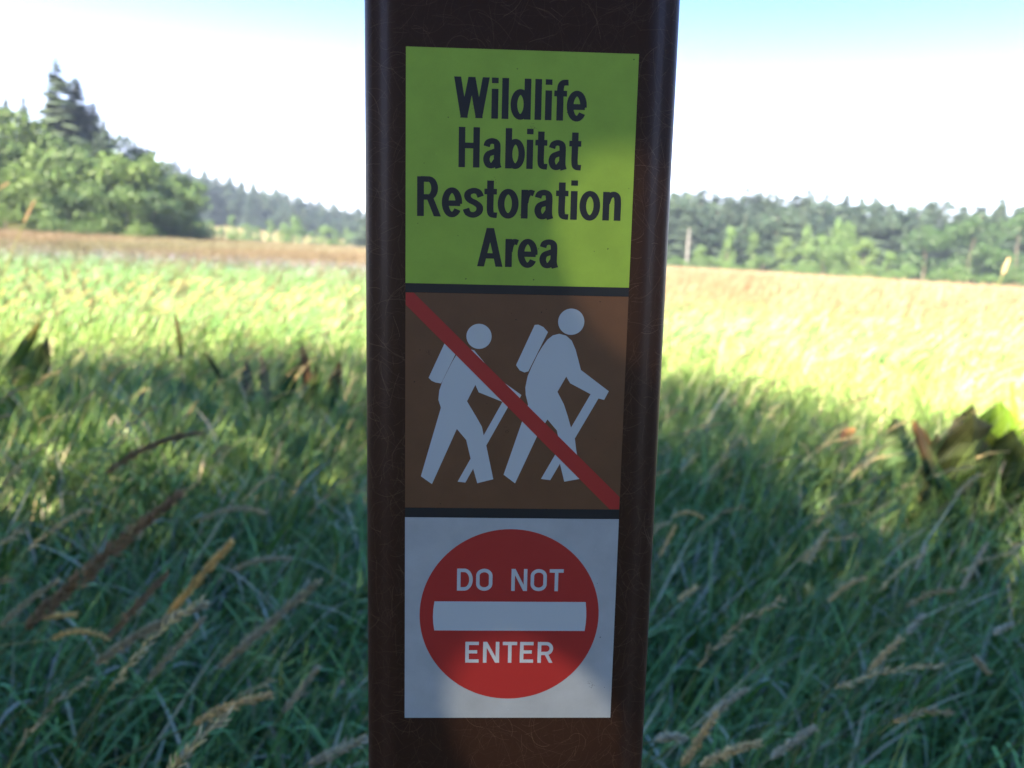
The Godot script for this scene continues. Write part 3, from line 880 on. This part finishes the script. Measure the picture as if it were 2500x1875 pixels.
func build_big_leaves() -> void:
	rng.seed = 600
	var m := mat(Color.WHITE, 0.62, 0.25, true, Color(0.5, 0.55, 0.15))
	var green := Color(0.07, 0.13, 0.02)
	var deep := Color(0.022, 0.034, 0.012)
	var brown := Color(0.13, 0.055, 0.03)
	var rust := Color(0.15, 0.085, 0.035)
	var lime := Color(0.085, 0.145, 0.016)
	var toward := Vector3(0, 0.25, 1)
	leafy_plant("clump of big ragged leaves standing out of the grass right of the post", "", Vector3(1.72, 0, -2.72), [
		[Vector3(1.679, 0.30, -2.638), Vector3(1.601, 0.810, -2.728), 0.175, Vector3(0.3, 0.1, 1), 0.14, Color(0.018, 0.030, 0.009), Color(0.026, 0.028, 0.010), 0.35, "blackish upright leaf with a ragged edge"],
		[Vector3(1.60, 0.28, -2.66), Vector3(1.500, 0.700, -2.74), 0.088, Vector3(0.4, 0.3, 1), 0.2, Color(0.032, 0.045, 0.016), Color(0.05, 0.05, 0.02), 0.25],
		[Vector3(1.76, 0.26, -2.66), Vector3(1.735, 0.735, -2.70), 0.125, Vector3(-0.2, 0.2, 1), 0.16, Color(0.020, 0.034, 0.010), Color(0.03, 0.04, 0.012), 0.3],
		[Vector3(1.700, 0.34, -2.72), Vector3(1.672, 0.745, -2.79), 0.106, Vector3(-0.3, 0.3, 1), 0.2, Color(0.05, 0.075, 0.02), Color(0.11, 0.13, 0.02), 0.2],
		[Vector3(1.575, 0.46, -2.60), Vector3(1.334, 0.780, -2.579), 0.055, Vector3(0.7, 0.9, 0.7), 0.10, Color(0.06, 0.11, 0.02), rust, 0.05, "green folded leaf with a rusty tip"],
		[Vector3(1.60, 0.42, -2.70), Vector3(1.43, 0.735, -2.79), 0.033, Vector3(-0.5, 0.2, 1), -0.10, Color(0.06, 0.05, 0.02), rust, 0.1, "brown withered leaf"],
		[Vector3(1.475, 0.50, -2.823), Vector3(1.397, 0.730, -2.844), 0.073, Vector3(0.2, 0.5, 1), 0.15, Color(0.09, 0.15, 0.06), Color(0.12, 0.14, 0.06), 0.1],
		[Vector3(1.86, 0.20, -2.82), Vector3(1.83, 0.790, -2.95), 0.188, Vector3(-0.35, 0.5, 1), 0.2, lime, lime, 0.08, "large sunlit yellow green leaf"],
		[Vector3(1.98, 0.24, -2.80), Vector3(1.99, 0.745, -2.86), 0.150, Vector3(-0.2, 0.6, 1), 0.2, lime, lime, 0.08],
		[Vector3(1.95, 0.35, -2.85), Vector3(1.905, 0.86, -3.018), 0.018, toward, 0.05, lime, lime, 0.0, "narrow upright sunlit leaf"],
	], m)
	leafy_plant("small withered rust brown leaf alone in the grass, left of the ragged clump", "", Vector3(1.40, 0, -3.22), [
		[Vector3(1.375, 0.55, -3.227), Vector3(1.43, 0.605, -3.238), 0.026, Vector3(0.2, 0.6, 1), 0.6, brown, rust, 0.1],
	], m)
	leafy_plant("group of dark leaves with brown tips standing at the shade's edge left of the post", "", Vector3(-0.96, 0, -3.66), [
		[Vector3(-1.125, 0.48, -3.629), Vector3(-0.995, 0.700, -3.684), 0.040, Vector3(0.3, 0.7, 1), 0.15, Color(0.033, 0.066, 0.017), Color(0.044, 0.061, 0.017), 0.05, "broad green leaf"],
		[Vector3(-0.965, 0.56, -3.70), Vector3(-1.000, 0.790, -3.72), 0.022, Vector3(-0.2, 0.4, 1), 0.16, Color(0.138, 0.072, 0.033), Color(0.121, 0.077, 0.050), 0.12, "pinkish brown upright leaf tip"],
		[Vector3(-0.942, 0.45, -3.630), Vector3(-0.920, 0.700, -3.683), 0.014, Vector3(-0.2, 0.2, 1), 0.08, Color(0.028, 0.050, 0.011), Color(0.033, 0.028, 0.011), 0.05, "narrow dark leaf"],
		[Vector3(-0.860, 0.47, -3.64), Vector3(-0.808, 0.715, -3.685), 0.030, Vector3(0.3, 0.5, 1), 0.16, Color(0.033, 0.066, 0.022), Color(0.121, 0.050, 0.028), 0.08, "green leaf with a reddish brown tip"],
		[Vector3(-1.03, 0.46, -3.64), Vector3(-0.925, 0.635, -3.64), 0.022, Vector3(0.2, 0.8, 0.7), 0.2, Color(0.033, 0.066, 0.017), Color(0.044, 0.055, 0.017), 0.05],
	], m)
	leafy_plant("pair of grey brown dead leaf points in the grass, left of the brown tipped leaves", "", Vector3(-1.2, 0, -3.67), [
		[Vector3(-1.225, 0.50, -3.640), Vector3(-1.252, 0.700, -3.690), 0.024, toward, 0.12, Color(0.077, 0.061, 0.044), Color(0.088, 0.066, 0.050), 0.1],
		[Vector3(-1.135, 0.52, -3.645), Vector3(-1.180, 0.725, -3.695), 0.020, Vector3(0.4, 0.2, 1), 0.16, Color(0.094, 0.077, 0.050), Color(0.099, 0.077, 0.055), 0.1],
	], m)
	leafy_plant("thin dark leaf stalk slanting in the grass, left of the grey brown points", "", Vector3(-1.28, 0, -3.65), [
		[Vector3(-1.330, 0.58, -3.642), Vector3(-1.440, 0.725, -3.692), 0.009, toward, 0.03, Color(0.028, 0.039, 0.011), Color(0.033, 0.033, 0.011), 0.0],
	], m)
	leafy_plant("slender brown leaf spike standing above the sunlit grass midway to the left edge", "", Vector3(-1.53, 0, -3.67), [
		[Vector3(-1.545, 0.70, -3.671), Vector3(-1.590, 0.900, -3.718), 0.009, toward, 0.05, Color(0.039, 0.044, 0.011), Color(0.066, 0.039, 0.017), 0.0],
	], m)
	leafy_plant("clump of broad leaves, half sunlit, low in the grass at the picture's left edge", "", Vector3(-2.22, 0, -3.42), [
		[Vector3(-2.250, 0.45, -3.383), Vector3(-2.060, 0.770, -3.45), 0.060, Vector3(0.5, 0.9, 0.5), 0.2, Color(0.105, 0.150, 0.030), Color(0.098, 0.120, 0.030), 0.08],
		[Vector3(-2.200, 0.50, -3.411), Vector3(-2.040, 0.800, -3.455), 0.065, Vector3(-0.4, 0.3, 1), 0.3, Color(0.068, 0.112, 0.022), Color(0.053, 0.053, 0.022), 0.1, "curled leaf with a dark underside"],
		[Vector3(-2.280, 0.50, -3.410), Vector3(-2.140, 0.780, -3.467), 0.030, Vector3(0.6, 0.9, 0.7), 0.2, Color(0.090, 0.143, 0.030), Color(0.150, 0.165, 0.068), 0.05],
		[Vector3(-2.190, 0.66, -3.440), Vector3(-2.090, 0.850, -3.486), 0.022, Vector3(0.6, 0.1, 1), 0.1, Color(0.112, 0.143, 0.022), Color(0.135, 0.112, 0.030), 0.0],
		[Vector3(-2.130, 0.36, -3.374), Vector3(-2.000, 0.640, -3.435), 0.042, Vector3(0.3, 0.9, 0.6), 0.2, Color(0.090, 0.143, 0.030), Color(0.112, 0.150, 0.053), 0.05],
		[Vector3(-2.280, 0.35, -3.375), Vector3(-2.130, 0.600, -3.428), 0.050, Vector3(0.3, 1, 0.5), 0.3, Color(0.090, 0.143, 0.030), Color(0.105, 0.150, 0.045), 0.05],
	], m)


# ---------------------------------------------------------------- the marker post
func post_profile() -> Array:
	var front := [Vector2(-0.0524, -0.0090), Vector2(-0.0523, -0.0072), Vector2(-0.0517, -0.0055), Vector2(-0.0506, -0.0043), Vector2(-0.0490, -0.0037), Vector2(-0.0474, -0.0032), Vector2(-0.0460, -0.0024), Vector2(-0.0446, -0.0014), Vector2(-0.0432, -0.0006), Vector2(-0.0416, -0.0001), Vector2(-0.0400, 0.0)]
	var out := []
	for p in front: out.append(p)
	for k in 15: out.append(Vector2(-0.035 + 0.005 * k, 0.0))
	for k in front.size():
		var p: Vector2 = front[front.size() - 1 - k]
		out.append(Vector2(-p.x, p.y))
	return out


func fibre_texture() -> ImageTexture:
	rng.seed = 700
	var w := 1024
	var h := 2048
	var img := Image.create(w, h, false, Image.FORMAT_RGB8)
	img.fill(lin(0.048, 0.021, 0.012))
	var cloud := FastNoiseLite.new()
	cloud.seed = 3
	cloud.frequency = 0.006
	for k in 7500:
		var p := Vector2(rng.randf() * w, rng.randf() * h)
		var thick := 0.5 + 0.5 * cloud.get_noise_2d(p.x, p.y)
		if rng.randf() > thick + 0.25: continue
		var a := rng.randf() * TAU
		var bend := rng.randfn() * 0.014
		var glow := rng.randf_range(0.12, 0.85) * pow(rng.randf(), 1.6)
		var col := Color(0.34, 0.23, 0.15).lerp(Color(0.14, 0.075, 0.045), sqrt(rng.randf()))
		for t in rng.randi_range(12, 120):
			p += Vector2(cos(a), sin(a) * 1.2)
			a += bend + rng.randfn() * 0.02
			var x := posmod(int(p.x), w)
			var y := posmod(int(p.y), h)
			var old := img.get_pixel(x, y).srgb_to_linear()
			img.set_pixel(x, y, old.lerp(col, glow).linear_to_srgb())
	return ImageTexture.create_from_image(img)


func speckle_texture(seed_: int) -> ImageTexture:
	rng.seed = seed_
	var img := Image.create(384, 384, false, Image.FORMAT_RGB8)
	var cloud := FastNoiseLite.new()
	cloud.seed = seed_
	cloud.frequency = 0.012
	for y in 384:
		for x in 384:
			var g := 0.93 + 0.05 * cloud.get_noise_2d(x, y) + 0.02 * rng.randf()
			img.set_pixel(x, y, Color(g, g, g))
	for k in 26:
		var x := rng.randi_range(4, 378)
		var y := rng.randi_range(4, 378)
		var g := 0.35 if rng.randf() < 0.7 else 1.0
		for q in rng.randi_range(1, 3): img.set_pixel(x + q % 2, y + q / 2, Color(g, g, g))
	for k in 3:
		var x := rng.randf_range(30, 350)
		var y := rng.randf_range(30, 350)
		for q in 14: img.set_pixel(clampi(int(x + rng.randfn() * 3.0), 0, 383), clampi(int(y + rng.randfn() * 3.0), 0, 383), Color(0.6, 0.58, 0.55))
	return ImageTexture.create_from_image(img)


func slab(x0: float, x1: float, y0: float, y1: float, z: float) -> ArrayMesh:
	var s := Shape.new()
	var b := -0.0002
	var put := func(a: Vector3, c: Vector3, d: Vector3, e: Vector3, n: Vector3, ua: Vector2, ub: Vector2):
		var k := s.v.size()
		for p in [a, c, d, e]: s.v.append(p); s.n.append(n)
		s.uv.append(ua); s.uv.append(Vector2(ua.x, ub.y)); s.uv.append(ub); s.uv.append(Vector2(ub.x, ua.y))
		s.i.append_array(PackedInt32Array([k, k + 1, k + 2, k, k + 2, k + 3]))
	put.call(Vector3(x0, y0, z), Vector3(x0, y1, z), Vector3(x1, y1, z), Vector3(x1, y0, z), Vector3.BACK, Vector2(0, 1), Vector2(1, 0))
	put.call(Vector3(x0, y1, z), Vector3(x0, y1, b), Vector3(x1, y1, b), Vector3(x1, y1, z), Vector3.UP, Vector2(0, 0), Vector2(1, 0.01))
	put.call(Vector3(x0, y0, b), Vector3(x0, y0, z), Vector3(x1, y0, z), Vector3(x1, y0, b), Vector3.DOWN, Vector2(0, 0.99), Vector2(1, 1))
	put.call(Vector3(x0, y0, b), Vector3(x0, y1, b), Vector3(x0, y1, z), Vector3(x0, y0, z), Vector3.LEFT, Vector2(0, 1), Vector2(0.01, 0))
	put.call(Vector3(x1, y0, z), Vector3(x1, y1, z), Vector3(x1, y1, b), Vector3(x1, y0, b), Vector3.RIGHT, Vector2(0.99, 1), Vector2(1, 0))
	return s.mesh()


# flat print cut from outlines (millimetres), one thin layer above another
func print_shape(s: Shape, outline: PackedVector2Array, z: float) -> void:
	var t := Geometry2D.triangulate_polygon(outline)
	var k := s.v.size()
	for p in outline:
		s.v.append(Vector3(p.x * 0.001, p.y * 0.001, z))
		s.n.append(Vector3.BACK)
	for q in range(0, t.size(), 3):
		var a: Vector2 = outline[t[q]]
		var b: Vector2 = outline[t[q + 1]]
		var c: Vector2 = outline[t[q + 2]]
		if (b - a).cross(c - a) > 0.0: s.i.append_array(PackedInt32Array([k + t[q], k + t[q + 2], k + t[q + 1]]))
		else: s.i.append_array(PackedInt32Array([k + t[q], k + t[q + 1], k + t[q + 2]]))


func disc(at: Vector2, r: float) -> PackedVector2Array:
	var out := PackedVector2Array()
	for k in 96: out.append(at + Vector2(cos(TAU * k / 96.0), sin(TAU * k / 96.0)) * r)
	return out


# a pen stroke: centre line in letter units, hv and hh the half widths of upright and level strokes
func pen(s: Shape, pts: Array, closed: bool, hv: float, hh: float, place: Transform2D, z: float, level_cut := false) -> void:
	var k := s.v.size()
	var n := pts.size()
	for t in n:
		var before: Vector2 = pts[(t - 1 + n) % n] if closed or t > 0 else pts[t]
		var after: Vector2 = pts[(t + 1) % n] if closed or t < n - 1 else pts[t]
		var here: Vector2 = pts[t]
		var d1 := (here - before).normalized() if before != here else (after - here).normalized()
		var d2 := (after - here).normalized() if after != here else d1
		var mid := (d1 + d2).normalized()
		var stretch := 1.0 / maxf(0.4, mid.dot(d1))
		var nrm := Vector2(-mid.y, mid.x) * stretch
		var off := Vector2(nrm.x * hv, nrm.y * hh)
		if level_cut: off = Vector2(-hv * 1.04 * signf(d1.y), 0.0)
		for q in [here + off, here - off]:
			var p: Vector2 = place * q
			s.v.append(Vector3(p.x * 0.001, p.y * 0.001, z))
			s.n.append(Vector3.BACK)
	var last := n if closed else n - 1
	for t in last:
		var a := k + t * 2
		var b := k + ((t + 1) % n) * 2
		s.i.append_array(PackedInt32Array([a, b, b + 1, a, b + 1, a + 1]))


func arc(c: Vector2, rx: float, ry: float, from: float, to: float, steps := 22) -> Array:
	var out := []
	for k in steps + 1:
		var a := deg_to_rad(lerpf(from, to, float(k) / steps))
		out.append(c + Vector2(cos(a) * rx, sin(a) * ry))
	return out


func curve(ctrl: Array, steps := 7) -> Array:
	var out := []
	for k in ctrl.size() - 1:
		var p0: Vector2 = ctrl[maxi(k - 1, 0)]
		var p1: Vector2 = ctrl[k]
		var p2: Vector2 = ctrl[k + 1]
		var p3: Vector2 = ctrl[mini(k + 2, ctrl.size() - 1)]
		for q in steps:
			out.append(p1.cubic_interpolate(p2, p0, p3, float(q) / steps))
	out.append(ctrl[ctrl.size() - 1])
	return out


# strokes of the bold narrow letters: [points, closed, level cut]; then the advance
func bold_letter(ch: String) -> Array:
	var V := func(x: float, y: float) -> Vector2: return Vector2(x, y)
	var ring := arc(V.call(0.255, 0.365), 0.165, 0.305, 0.0, 352.0, 40)
	match ch:
		"W": return [[[[V.call(0.085, 1.0), V.call(0.262, 0.0)], false, true], [[V.call(0.445, 1.0), V.call(0.248, 0.0)], false, true], [[V.call(0.445, 1.0), V.call(0.642, 0.0)], false, true], [[V.call(0.805, 1.0), V.call(0.628, 0.0)], false, true]], 0.90]
		"A": return [[[[V.call(0.085, 0.0), V.call(0.315, 1.0)], false, true], [[V.call(0.555, 0.0), V.call(0.325, 1.0)], false, true], [[V.call(0.17, 0.28), V.call(0.47, 0.28)], false, false]], 0.655]
		"i": return [[[[V.call(0.1325, 0.0), V.call(0.1325, 0.73)], false, false], [[V.call(0.1325, 0.865), V.call(0.1325, 1.0)], false, false]], 0.262]
		"l": return [[[[V.call(0.1325, 0.0), V.call(0.1325, 1.0)], false, false]], 0.262]
		"d": return [[[ring, true, false], [[V.call(0.435, 0.0), V.call(0.435, 1.0)], false, false]], 0.572]
		"b": return [[[arc(V.call(0.317, 0.365), 0.165, 0.305, 0.0, 352.0, 40), true, false], [[V.call(0.137, 0.0), V.call(0.137, 1.0)], false, false]], 0.562]
		"o": return [[[arc(V.call(0.275, 0.365), 0.178, 0.308, 0.0, 352.0, 40), true, false]], 0.55]
		"e": return [[[arc(V.call(0.262, 0.365), 0.170, 0.308, -6.0, 325.0, 40), false, false], [[V.call(0.11, 0.345), V.call(0.47, 0.345)], false, false]], 0.535]
		"a": return [[[curve([V.call(0.115, 0.535), V.call(0.155, 0.635), V.call(0.265, 0.672), V.call(0.365, 0.635), V.call(0.395, 0.52), V.call(0.395, 0.15), V.call(0.435, 0.0)]), false, false], [curve([V.call(0.395, 0.435), V.call(0.28, 0.395), V.call(0.155, 0.335), V.call(0.115, 0.205), V.call(0.175, 0.075), V.call(0.29, 0.075), V.call(0.385, 0.20)]), false, false]], 0.555]
		"t": return [[[curve([V.call(0.162, 0.94), V.call(0.162, 0.5), V.call(0.162, 0.2), V.call(0.20, 0.085), V.call(0.335, 0.065)]), false, false], [[V.call(0.01, 0.662), V.call(0.325, 0.662)], false, false]], 0.338]
		"f": return [[[curve([V.call(0.165, 0.0), V.call(0.165, 0.4), V.call(0.165, 0.78), V.call(0.22, 0.915), V.call(0.365, 0.935)]), false, false], [[V.call(0.01, 0.662), V.call(0.335, 0.662)], false, false]], 0.33]
		"n": return [[[[V.call(0.137, 0.0), V.call(0.137, 0.73)], false, false], [curve([V.call(0.15, 0.44), V.call(0.21, 0.61), V.call(0.32, 0.668), V.call(0.405, 0.615), V.call(0.43, 0.47), V.call(0.43, 0.2), V.call(0.43, 0.0)]), false, false]], 0.567]
		"r": return [[[[V.call(0.137, 0.0), V.call(0.137, 0.73)], false, false], [curve([V.call(0.15, 0.40), V.call(0.19, 0.585), V.call(0.275, 0.66), V.call(0.37, 0.64)]), false, false]], 0.36]
		"s": return [[[curve([V.call(0.445, 0.525), V.call(0.385, 0.64), V.call(0.262, 0.674), V.call(0.14, 0.62), V.call(0.115, 0.525), V.call(0.175, 0.435), V.call(0.33, 0.355), V.call(0.42, 0.265), V.call(0.40, 0.135), V.call(0.27, 0.06), V.call(0.135, 0.10), V.call(0.08, 0.215)]), false, false]], 0.525]
		"H": return [[[[V.call(0.155, 0.0), V.call(0.155, 1.0)], false, false], [[V.call(0.535, 0.0), V.call(0.535, 1.0)], false, false], [[V.call(0.16, 0.545), V.call(0.53, 0.545)], false, false]], 0.685]
		"R": return [[[[V.call(0.155, 0.0), V.call(0.155, 1.0)], false, false], [[V.call(0.16, 0.935), V.call(0.36, 0.935)] + arc(V.call(0.36, 0.71), 0.145, 0.225, 88.0, -88.0, 18) + [V.call(0.36, 0.485), V.call(0.16, 0.485)], false, false], [[V.call(0.385, 0.48), V.call(0.58, 0.0)], false, true]], 0.68]
	return [[], 0.3]


func plain_letter(ch: String) -> Array:
	var V := func(x: float, y: float) -> Vector2: return Vector2(x, y)
	match ch:
		"D": return [[[[V.call(0.08, 0.0), V.call(0.08, 1.0)], false, false], [[V.call(0.09, 0.92), V.call(0.33, 0.92)] + arc(V.call(0.33, 0.5), 0.30, 0.42, 88.0, -88.0, 20) + [V.call(0.33, 0.08), V.call(0.09, 0.08)], false, false]], 0.86]
		"O": return [[[arc(V.call(0.37, 0.68), 0.29, 0.24, 0.0, 180.0, 20) + arc(V.call(0.37, 0.32), 0.29, 0.24, 180.0, 360.0, 20), true, false]], 0.86]
		"N": return [[[[V.call(0.08, 0.0), V.call(0.08, 1.0)], false, false], [[V.call(0.64, 0.0), V.call(0.64, 1.0)], false, false], [[V.call(0.095, 1.0), V.call(0.625, 0.0)], false, true]], 0.87]
		"T": return [[[[V.call(0.32, 0.0), V.call(0.32, 0.9)], false, false], [[V.call(0.0, 0.92), V.call(0.64, 0.92)], false, false]], 0.77]
		"E": return [[[[V.call(0.08, 0.0), V.call(0.08, 1.0)], false, false], [[V.call(0.09, 0.92), V.call(0.60, 0.92)], false, false], [[V.call(0.09, 0.52), V.call(0.53, 0.52)], false, false], [[V.call(0.09, 0.08), V.call(0.60, 0.08)], false, false]], 0.79]
		"R": return [[[[V.call(0.08, 0.0), V.call(0.08, 1.0)], false, false], [[V.call(0.09, 0.92), V.call(0.38, 0.92)] + arc(V.call(0.38, 0.685), 0.23, 0.235, 88.0, -88.0, 18) + [V.call(0.38, 0.45), V.call(0.09, 0.45)], false, false], [[V.call(0.38, 0.44), V.call(0.60, 0.0)], false, true]], 0.70]
	return [[], 0.74]


# a word set so that its ink runs from x0 to x1 (millimetres), baseline y, capitals cap high
func word(text: String, bold: bool, x0: float, x1: float, y: float, cap: float, z: float) -> ArrayMesh:
	var s := Shape.new()
	var hv := 0.085 if bold else 0.080
	var hh := 0.071 if bold else 0.080
	var letters := []
	var x := 0.0
	var lo := 99.0
	var hi := -99.0
	for ch in text:
		var g: Array = bold_letter(ch) if bold else plain_letter(ch)
		for st in g[0]:
			for p in st[0]:
				var reach := hv if absf(p.y) > -1.0 else 0.0
				lo = minf(lo, x + p.x - reach)
				hi = maxf(hi, x + p.x + reach)
		letters.append([x, g[0]])
		x += g[1]
	var squeeze := (x1 - x0) / (hi - lo)
	var layer := 0
	for l in letters:
		for st in l[1]:
			var place := Transform2D(Vector2(squeeze, 0), Vector2(0, cap), Vector2(x0 + (l[0] - lo) * squeeze, y))
			pen(s, st[0], st[1], hv, hh, place, z + 0.000004 * (layer % 4), st[2])
			layer += 1
	return s.mesh()


func coords(text: String) -> PackedVector2Array:
	var out := PackedVector2Array()
	for pair in text.split(" "):
		var q := pair.split(",")
		out.append(Vector2(float(q[0]), float(q[1])))
	return out


func build_marker_post() -> void:
	var up := Vector3(-0.025624, 0.999592, -0.012619)
	var across := Vector3(0.998680, 0.025034, -0.044859)
	var facing := Vector3(0.044525, 0.013752, 0.998914)
	var middle := EYE + Vector3(0.00142662, -0.05169458, -0.2720455)
	var low := 1.30                                     # from the stickers' middle down into the soil
	var post := Node3D.new()
	post.name = "marker_post"
	post.transform = Transform3D(Basis(across, up, facing), middle - up * low)
	add_child(post)
	tag(post, "flat dark brown fibreglass marker post with three stickers, upright in the grass", "marker post")
	var body := Shape.new()
	var prof := post_profile()
	var n := prof.size()
	var thick := 0.0034
	var bottom := -0.02
	var top := low + 0.175
	# outward direction in the cross-section at each point of the front
	var dirs := []
	for k in n:
		var d: Vector2 = (prof[mini(k + 1, n - 1)] - prof[maxi(k - 1, 0)]).normalized()
		dirs.append(Vector2(-d.y, d.x))
	var loop := []
	for k in n: loop.append([prof[k], dirs[k]])
	loop.append([prof[n - 1] + Vector2(0.0001, -0.0006), Vector2(0.8, -0.6)])
	for k in n: loop.append([prof[n - 1 - k] - dirs[n - 1 - k] * thick, -dirs[n - 1 - k]])
	loop.append([prof[0] + Vector2(-0.0001, -0.0006), Vector2(-0.8, -0.6)])
	loop.append(loop[0])
	var run := 0.0
	for k in loop.size():
		if k > 0: run += loop[k][0].distance_to(loop[k - 1][0])
		for y in [bottom, top]:
			body.v.append(Vector3(loop[k][0].x, y, loop[k][0].y))
			body.n.append(Vector3(loop[k][1].x, 0, loop[k][1].y).normalized())
			body.uv.append(Vector2(run / 0.115, -y / 0.23))
	for k in loop.size() - 1:
		var a := k * 2
		body.i.append_array(PackedInt32Array([a, a + 1, a + 3, a, a + 3, a + 2]))
	# the sawn top
	for k in n - 1:
		var a := body.v.size()
		for p in [prof[k], prof[k + 1], prof[k + 1] - dirs[k + 1] * thick, prof[k] - dirs[k] * thick]:
			body.v.append(Vector3(p.x, top, p.y)); body.n.append(Vector3.UP); body.uv.append(Vector2(p.x / 0.115, p.y / 0.23))
		body.i.append_array(PackedInt32Array([a, a + 2, a + 1, a, a + 3, a + 2]))
	var skin := mat(Color.WHITE, 0.40, 0.34)
	skin.cull_mode = BaseMaterial3D.CULL_DISABLED
	skin.albedo_texture = fibre_texture()
	obj("post_body", body.mesh(), skin, post)

	var m_green := mat(lin(0.40, 0.61, 0.066), 0.42, 0.5)
	var m_brown := mat(lin(0.19, 0.085, 0.038), 0.42, 0.5)
	var m_white := mat(lin(0.55, 0.57, 0.55), 0.42, 0.5)
	var m_print := mat(lin(0.60, 0.63, 0.61), 0.42, 0.5)
	var m_red := mat(lin(0.48, 0.032, 0.027), 0.42, 0.5)
	var m_black := mat(lin(0.012, 0.016, 0.022), 0.42, 0.5)
	m_green.albedo_texture = speckle_texture(61)
	m_brown.albedo_texture = speckle_texture(62)
	m_white.albedo_texture = speckle_texture(63)
	var z := 0.00015
	var shift := Vector3(0, low, 0)
	var w := 0.038
	var green := obj("green_sticker", slab(-w, w, 0.0413, 0.1173, z), m_green, post)
	green.position = shift
	green.set_meta("label", "yellow green sticker with four lines of black words")
	obj("black_band", slab(-w, w, 0.0383, 0.0412, z * 0.8), m_black, post).position = shift
	var brown := obj("brown_sticker", slab(-w, w, -0.0372, 0.0382, z), m_brown, post)
	brown.position = shift
	brown.set_meta("label", "brown sticker with two white hikers and a red slash")
	obj("black_band", slab(-w, w, -0.0407, -0.0373, z * 0.8), m_black, post).position = shift
	var white := obj("white_sticker", slab(-w, w, -0.1172, -0.0408, z), m_white, post)
	white.position = shift
	white.set_meta("label", "white sticker with a red do not enter disc")
	var zl := z + 0.00004
	for r in [["Wildlife", -22.3, 21.9, 95.6, 12.9], ["Habitat", -20.6, 21.2, 79.8, 12.9], ["Restoration", -34.2, 34.1, 63.6, 12.9], ["Area", -13.9, 13.6, 47.4, 12.8]]:
		obj("lettering", word(r[0], true, r[1], r[2], r[3], r[4], zl), m_black, green)
	# the hikers
	for r in [
		["-16.9,19.4 -19.1,18.8 -20.4,17.4 -22.0,14.7 -23.9,10.8 -25.2,8.1 -26.3,4.8 -26.6,1.5 -25.7,-1.3 -32.5,-25.8 -28.6,-28.6 -20.1,-8.7 -16.8,-12.6 -15.2,-19.1 -14.9,-20.5 -12.7,-28.1 -7.1,-26.6 -9.7,-14.8 -10.7,-11.1 -11.4,-7.8 -13.3,-4.5 -16.7,1.1 -13.9,6.9 -12.7,4.3 -4.2,1.0 -1.2,1.6 0.8,0.8 2.1,3.6 -8.7,11.1 -9.8,13.3 -12.0,16.0 -14.5,18.9", "-4.4,1.1 -1.5,1.1 -16.9,-27.9 -19.6,-27.6", "-23.7,23.2 -22.1,23.4 -20.5,22.6 -19.2,21.0 -25.7,7.2 -27.6,7.5 -29.0,8.1 -30.0,9.1", Vector2(-12.9, 23.7), 4.3],
		["14.6,25.1 12.4,24.5 10.6,23.0 9.0,20.7 7.4,17.9 5.4,13.5 4.1,10.2 3.4,6.3 3.6,3.6 4.5,0.3 2.7,-5.3 -3.5,-24.9 0.6,-28.0 8.2,-10.3 11.4,-4.9 14.8,-8.8 16.4,-15.3 16.2,-20.5 18.0,-27.2 24.1,-26.0 21.9,-16.0 21.2,-11.5 19.7,-7.6 18.5,-3.7 17.0,0.5 14.6,4.9 17.5,10.3 18.9,8.0 26.5,4.1 29.0,2.8 31.0,2.3 32.5,5.4 22.5,12.7 21.4,16.5 20.4,19.8 19.0,22.8 17.0,24.5", "26.2,4.3 29.0,2.8 13.0,-26.7 9.7,-26.3", "6.1,28.0 7.4,28.1 9.1,27.3 10.7,25.6 4.3,11.9 3.0,11.5 1.3,12.2 0.0,14.0", Vector2(18.6, 29.3), 4.5],
	]:
		var s := Shape.new()
		print_shape(s, coords(r[0]), zl)
		print_shape(s, coords(r[1]), zl + 0.000004)
		print_shape(s, coords(r[2]), zl)
		print_shape(s, disc(r[3], r[4]), zl)
		obj("hiker_symbol", s.mesh(), m_print, brown)
	var slash := Shape.new()
	print_shape(slash, coords("-37.9,38.1 -35.2,38.1 37.9,-32.6 37.9,-37.1 34.5,-37.1 -37.9,34.0"), zl + 0.00002)
	obj("red_slash", slash.mesh(), m_red, brown)
	# the do not enter disc
	var round_ := Shape.new()
	print_shape(round_, disc(Vector2(-0.3, -77.2), 32.4), zl)
	obj("red_disc", round_.mesh(), m_red, white)
	var bar := Shape.new()
	print_shape(bar, coords("-27.4,-72.0 27.2,-72.0 27.5,-75.0 27.6,-77.6 27.5,-80.2 27.2,-83.1 -27.4,-83.1 -27.8,-80.2 -27.9,-77.6 -27.8,-75.0"), zl + 0.00003)
	obj("white_bar", bar.mesh(), m_print, white)
	obj("lettering", word("DO NOT", false, -19.4, 19.5, -67.9, 8.3, zl + 0.00003), m_print, white)
	obj("lettering", word("ENTER", false, -16.1, 15.9, -95.5, 8.1, zl + 0.00003), m_print, white)
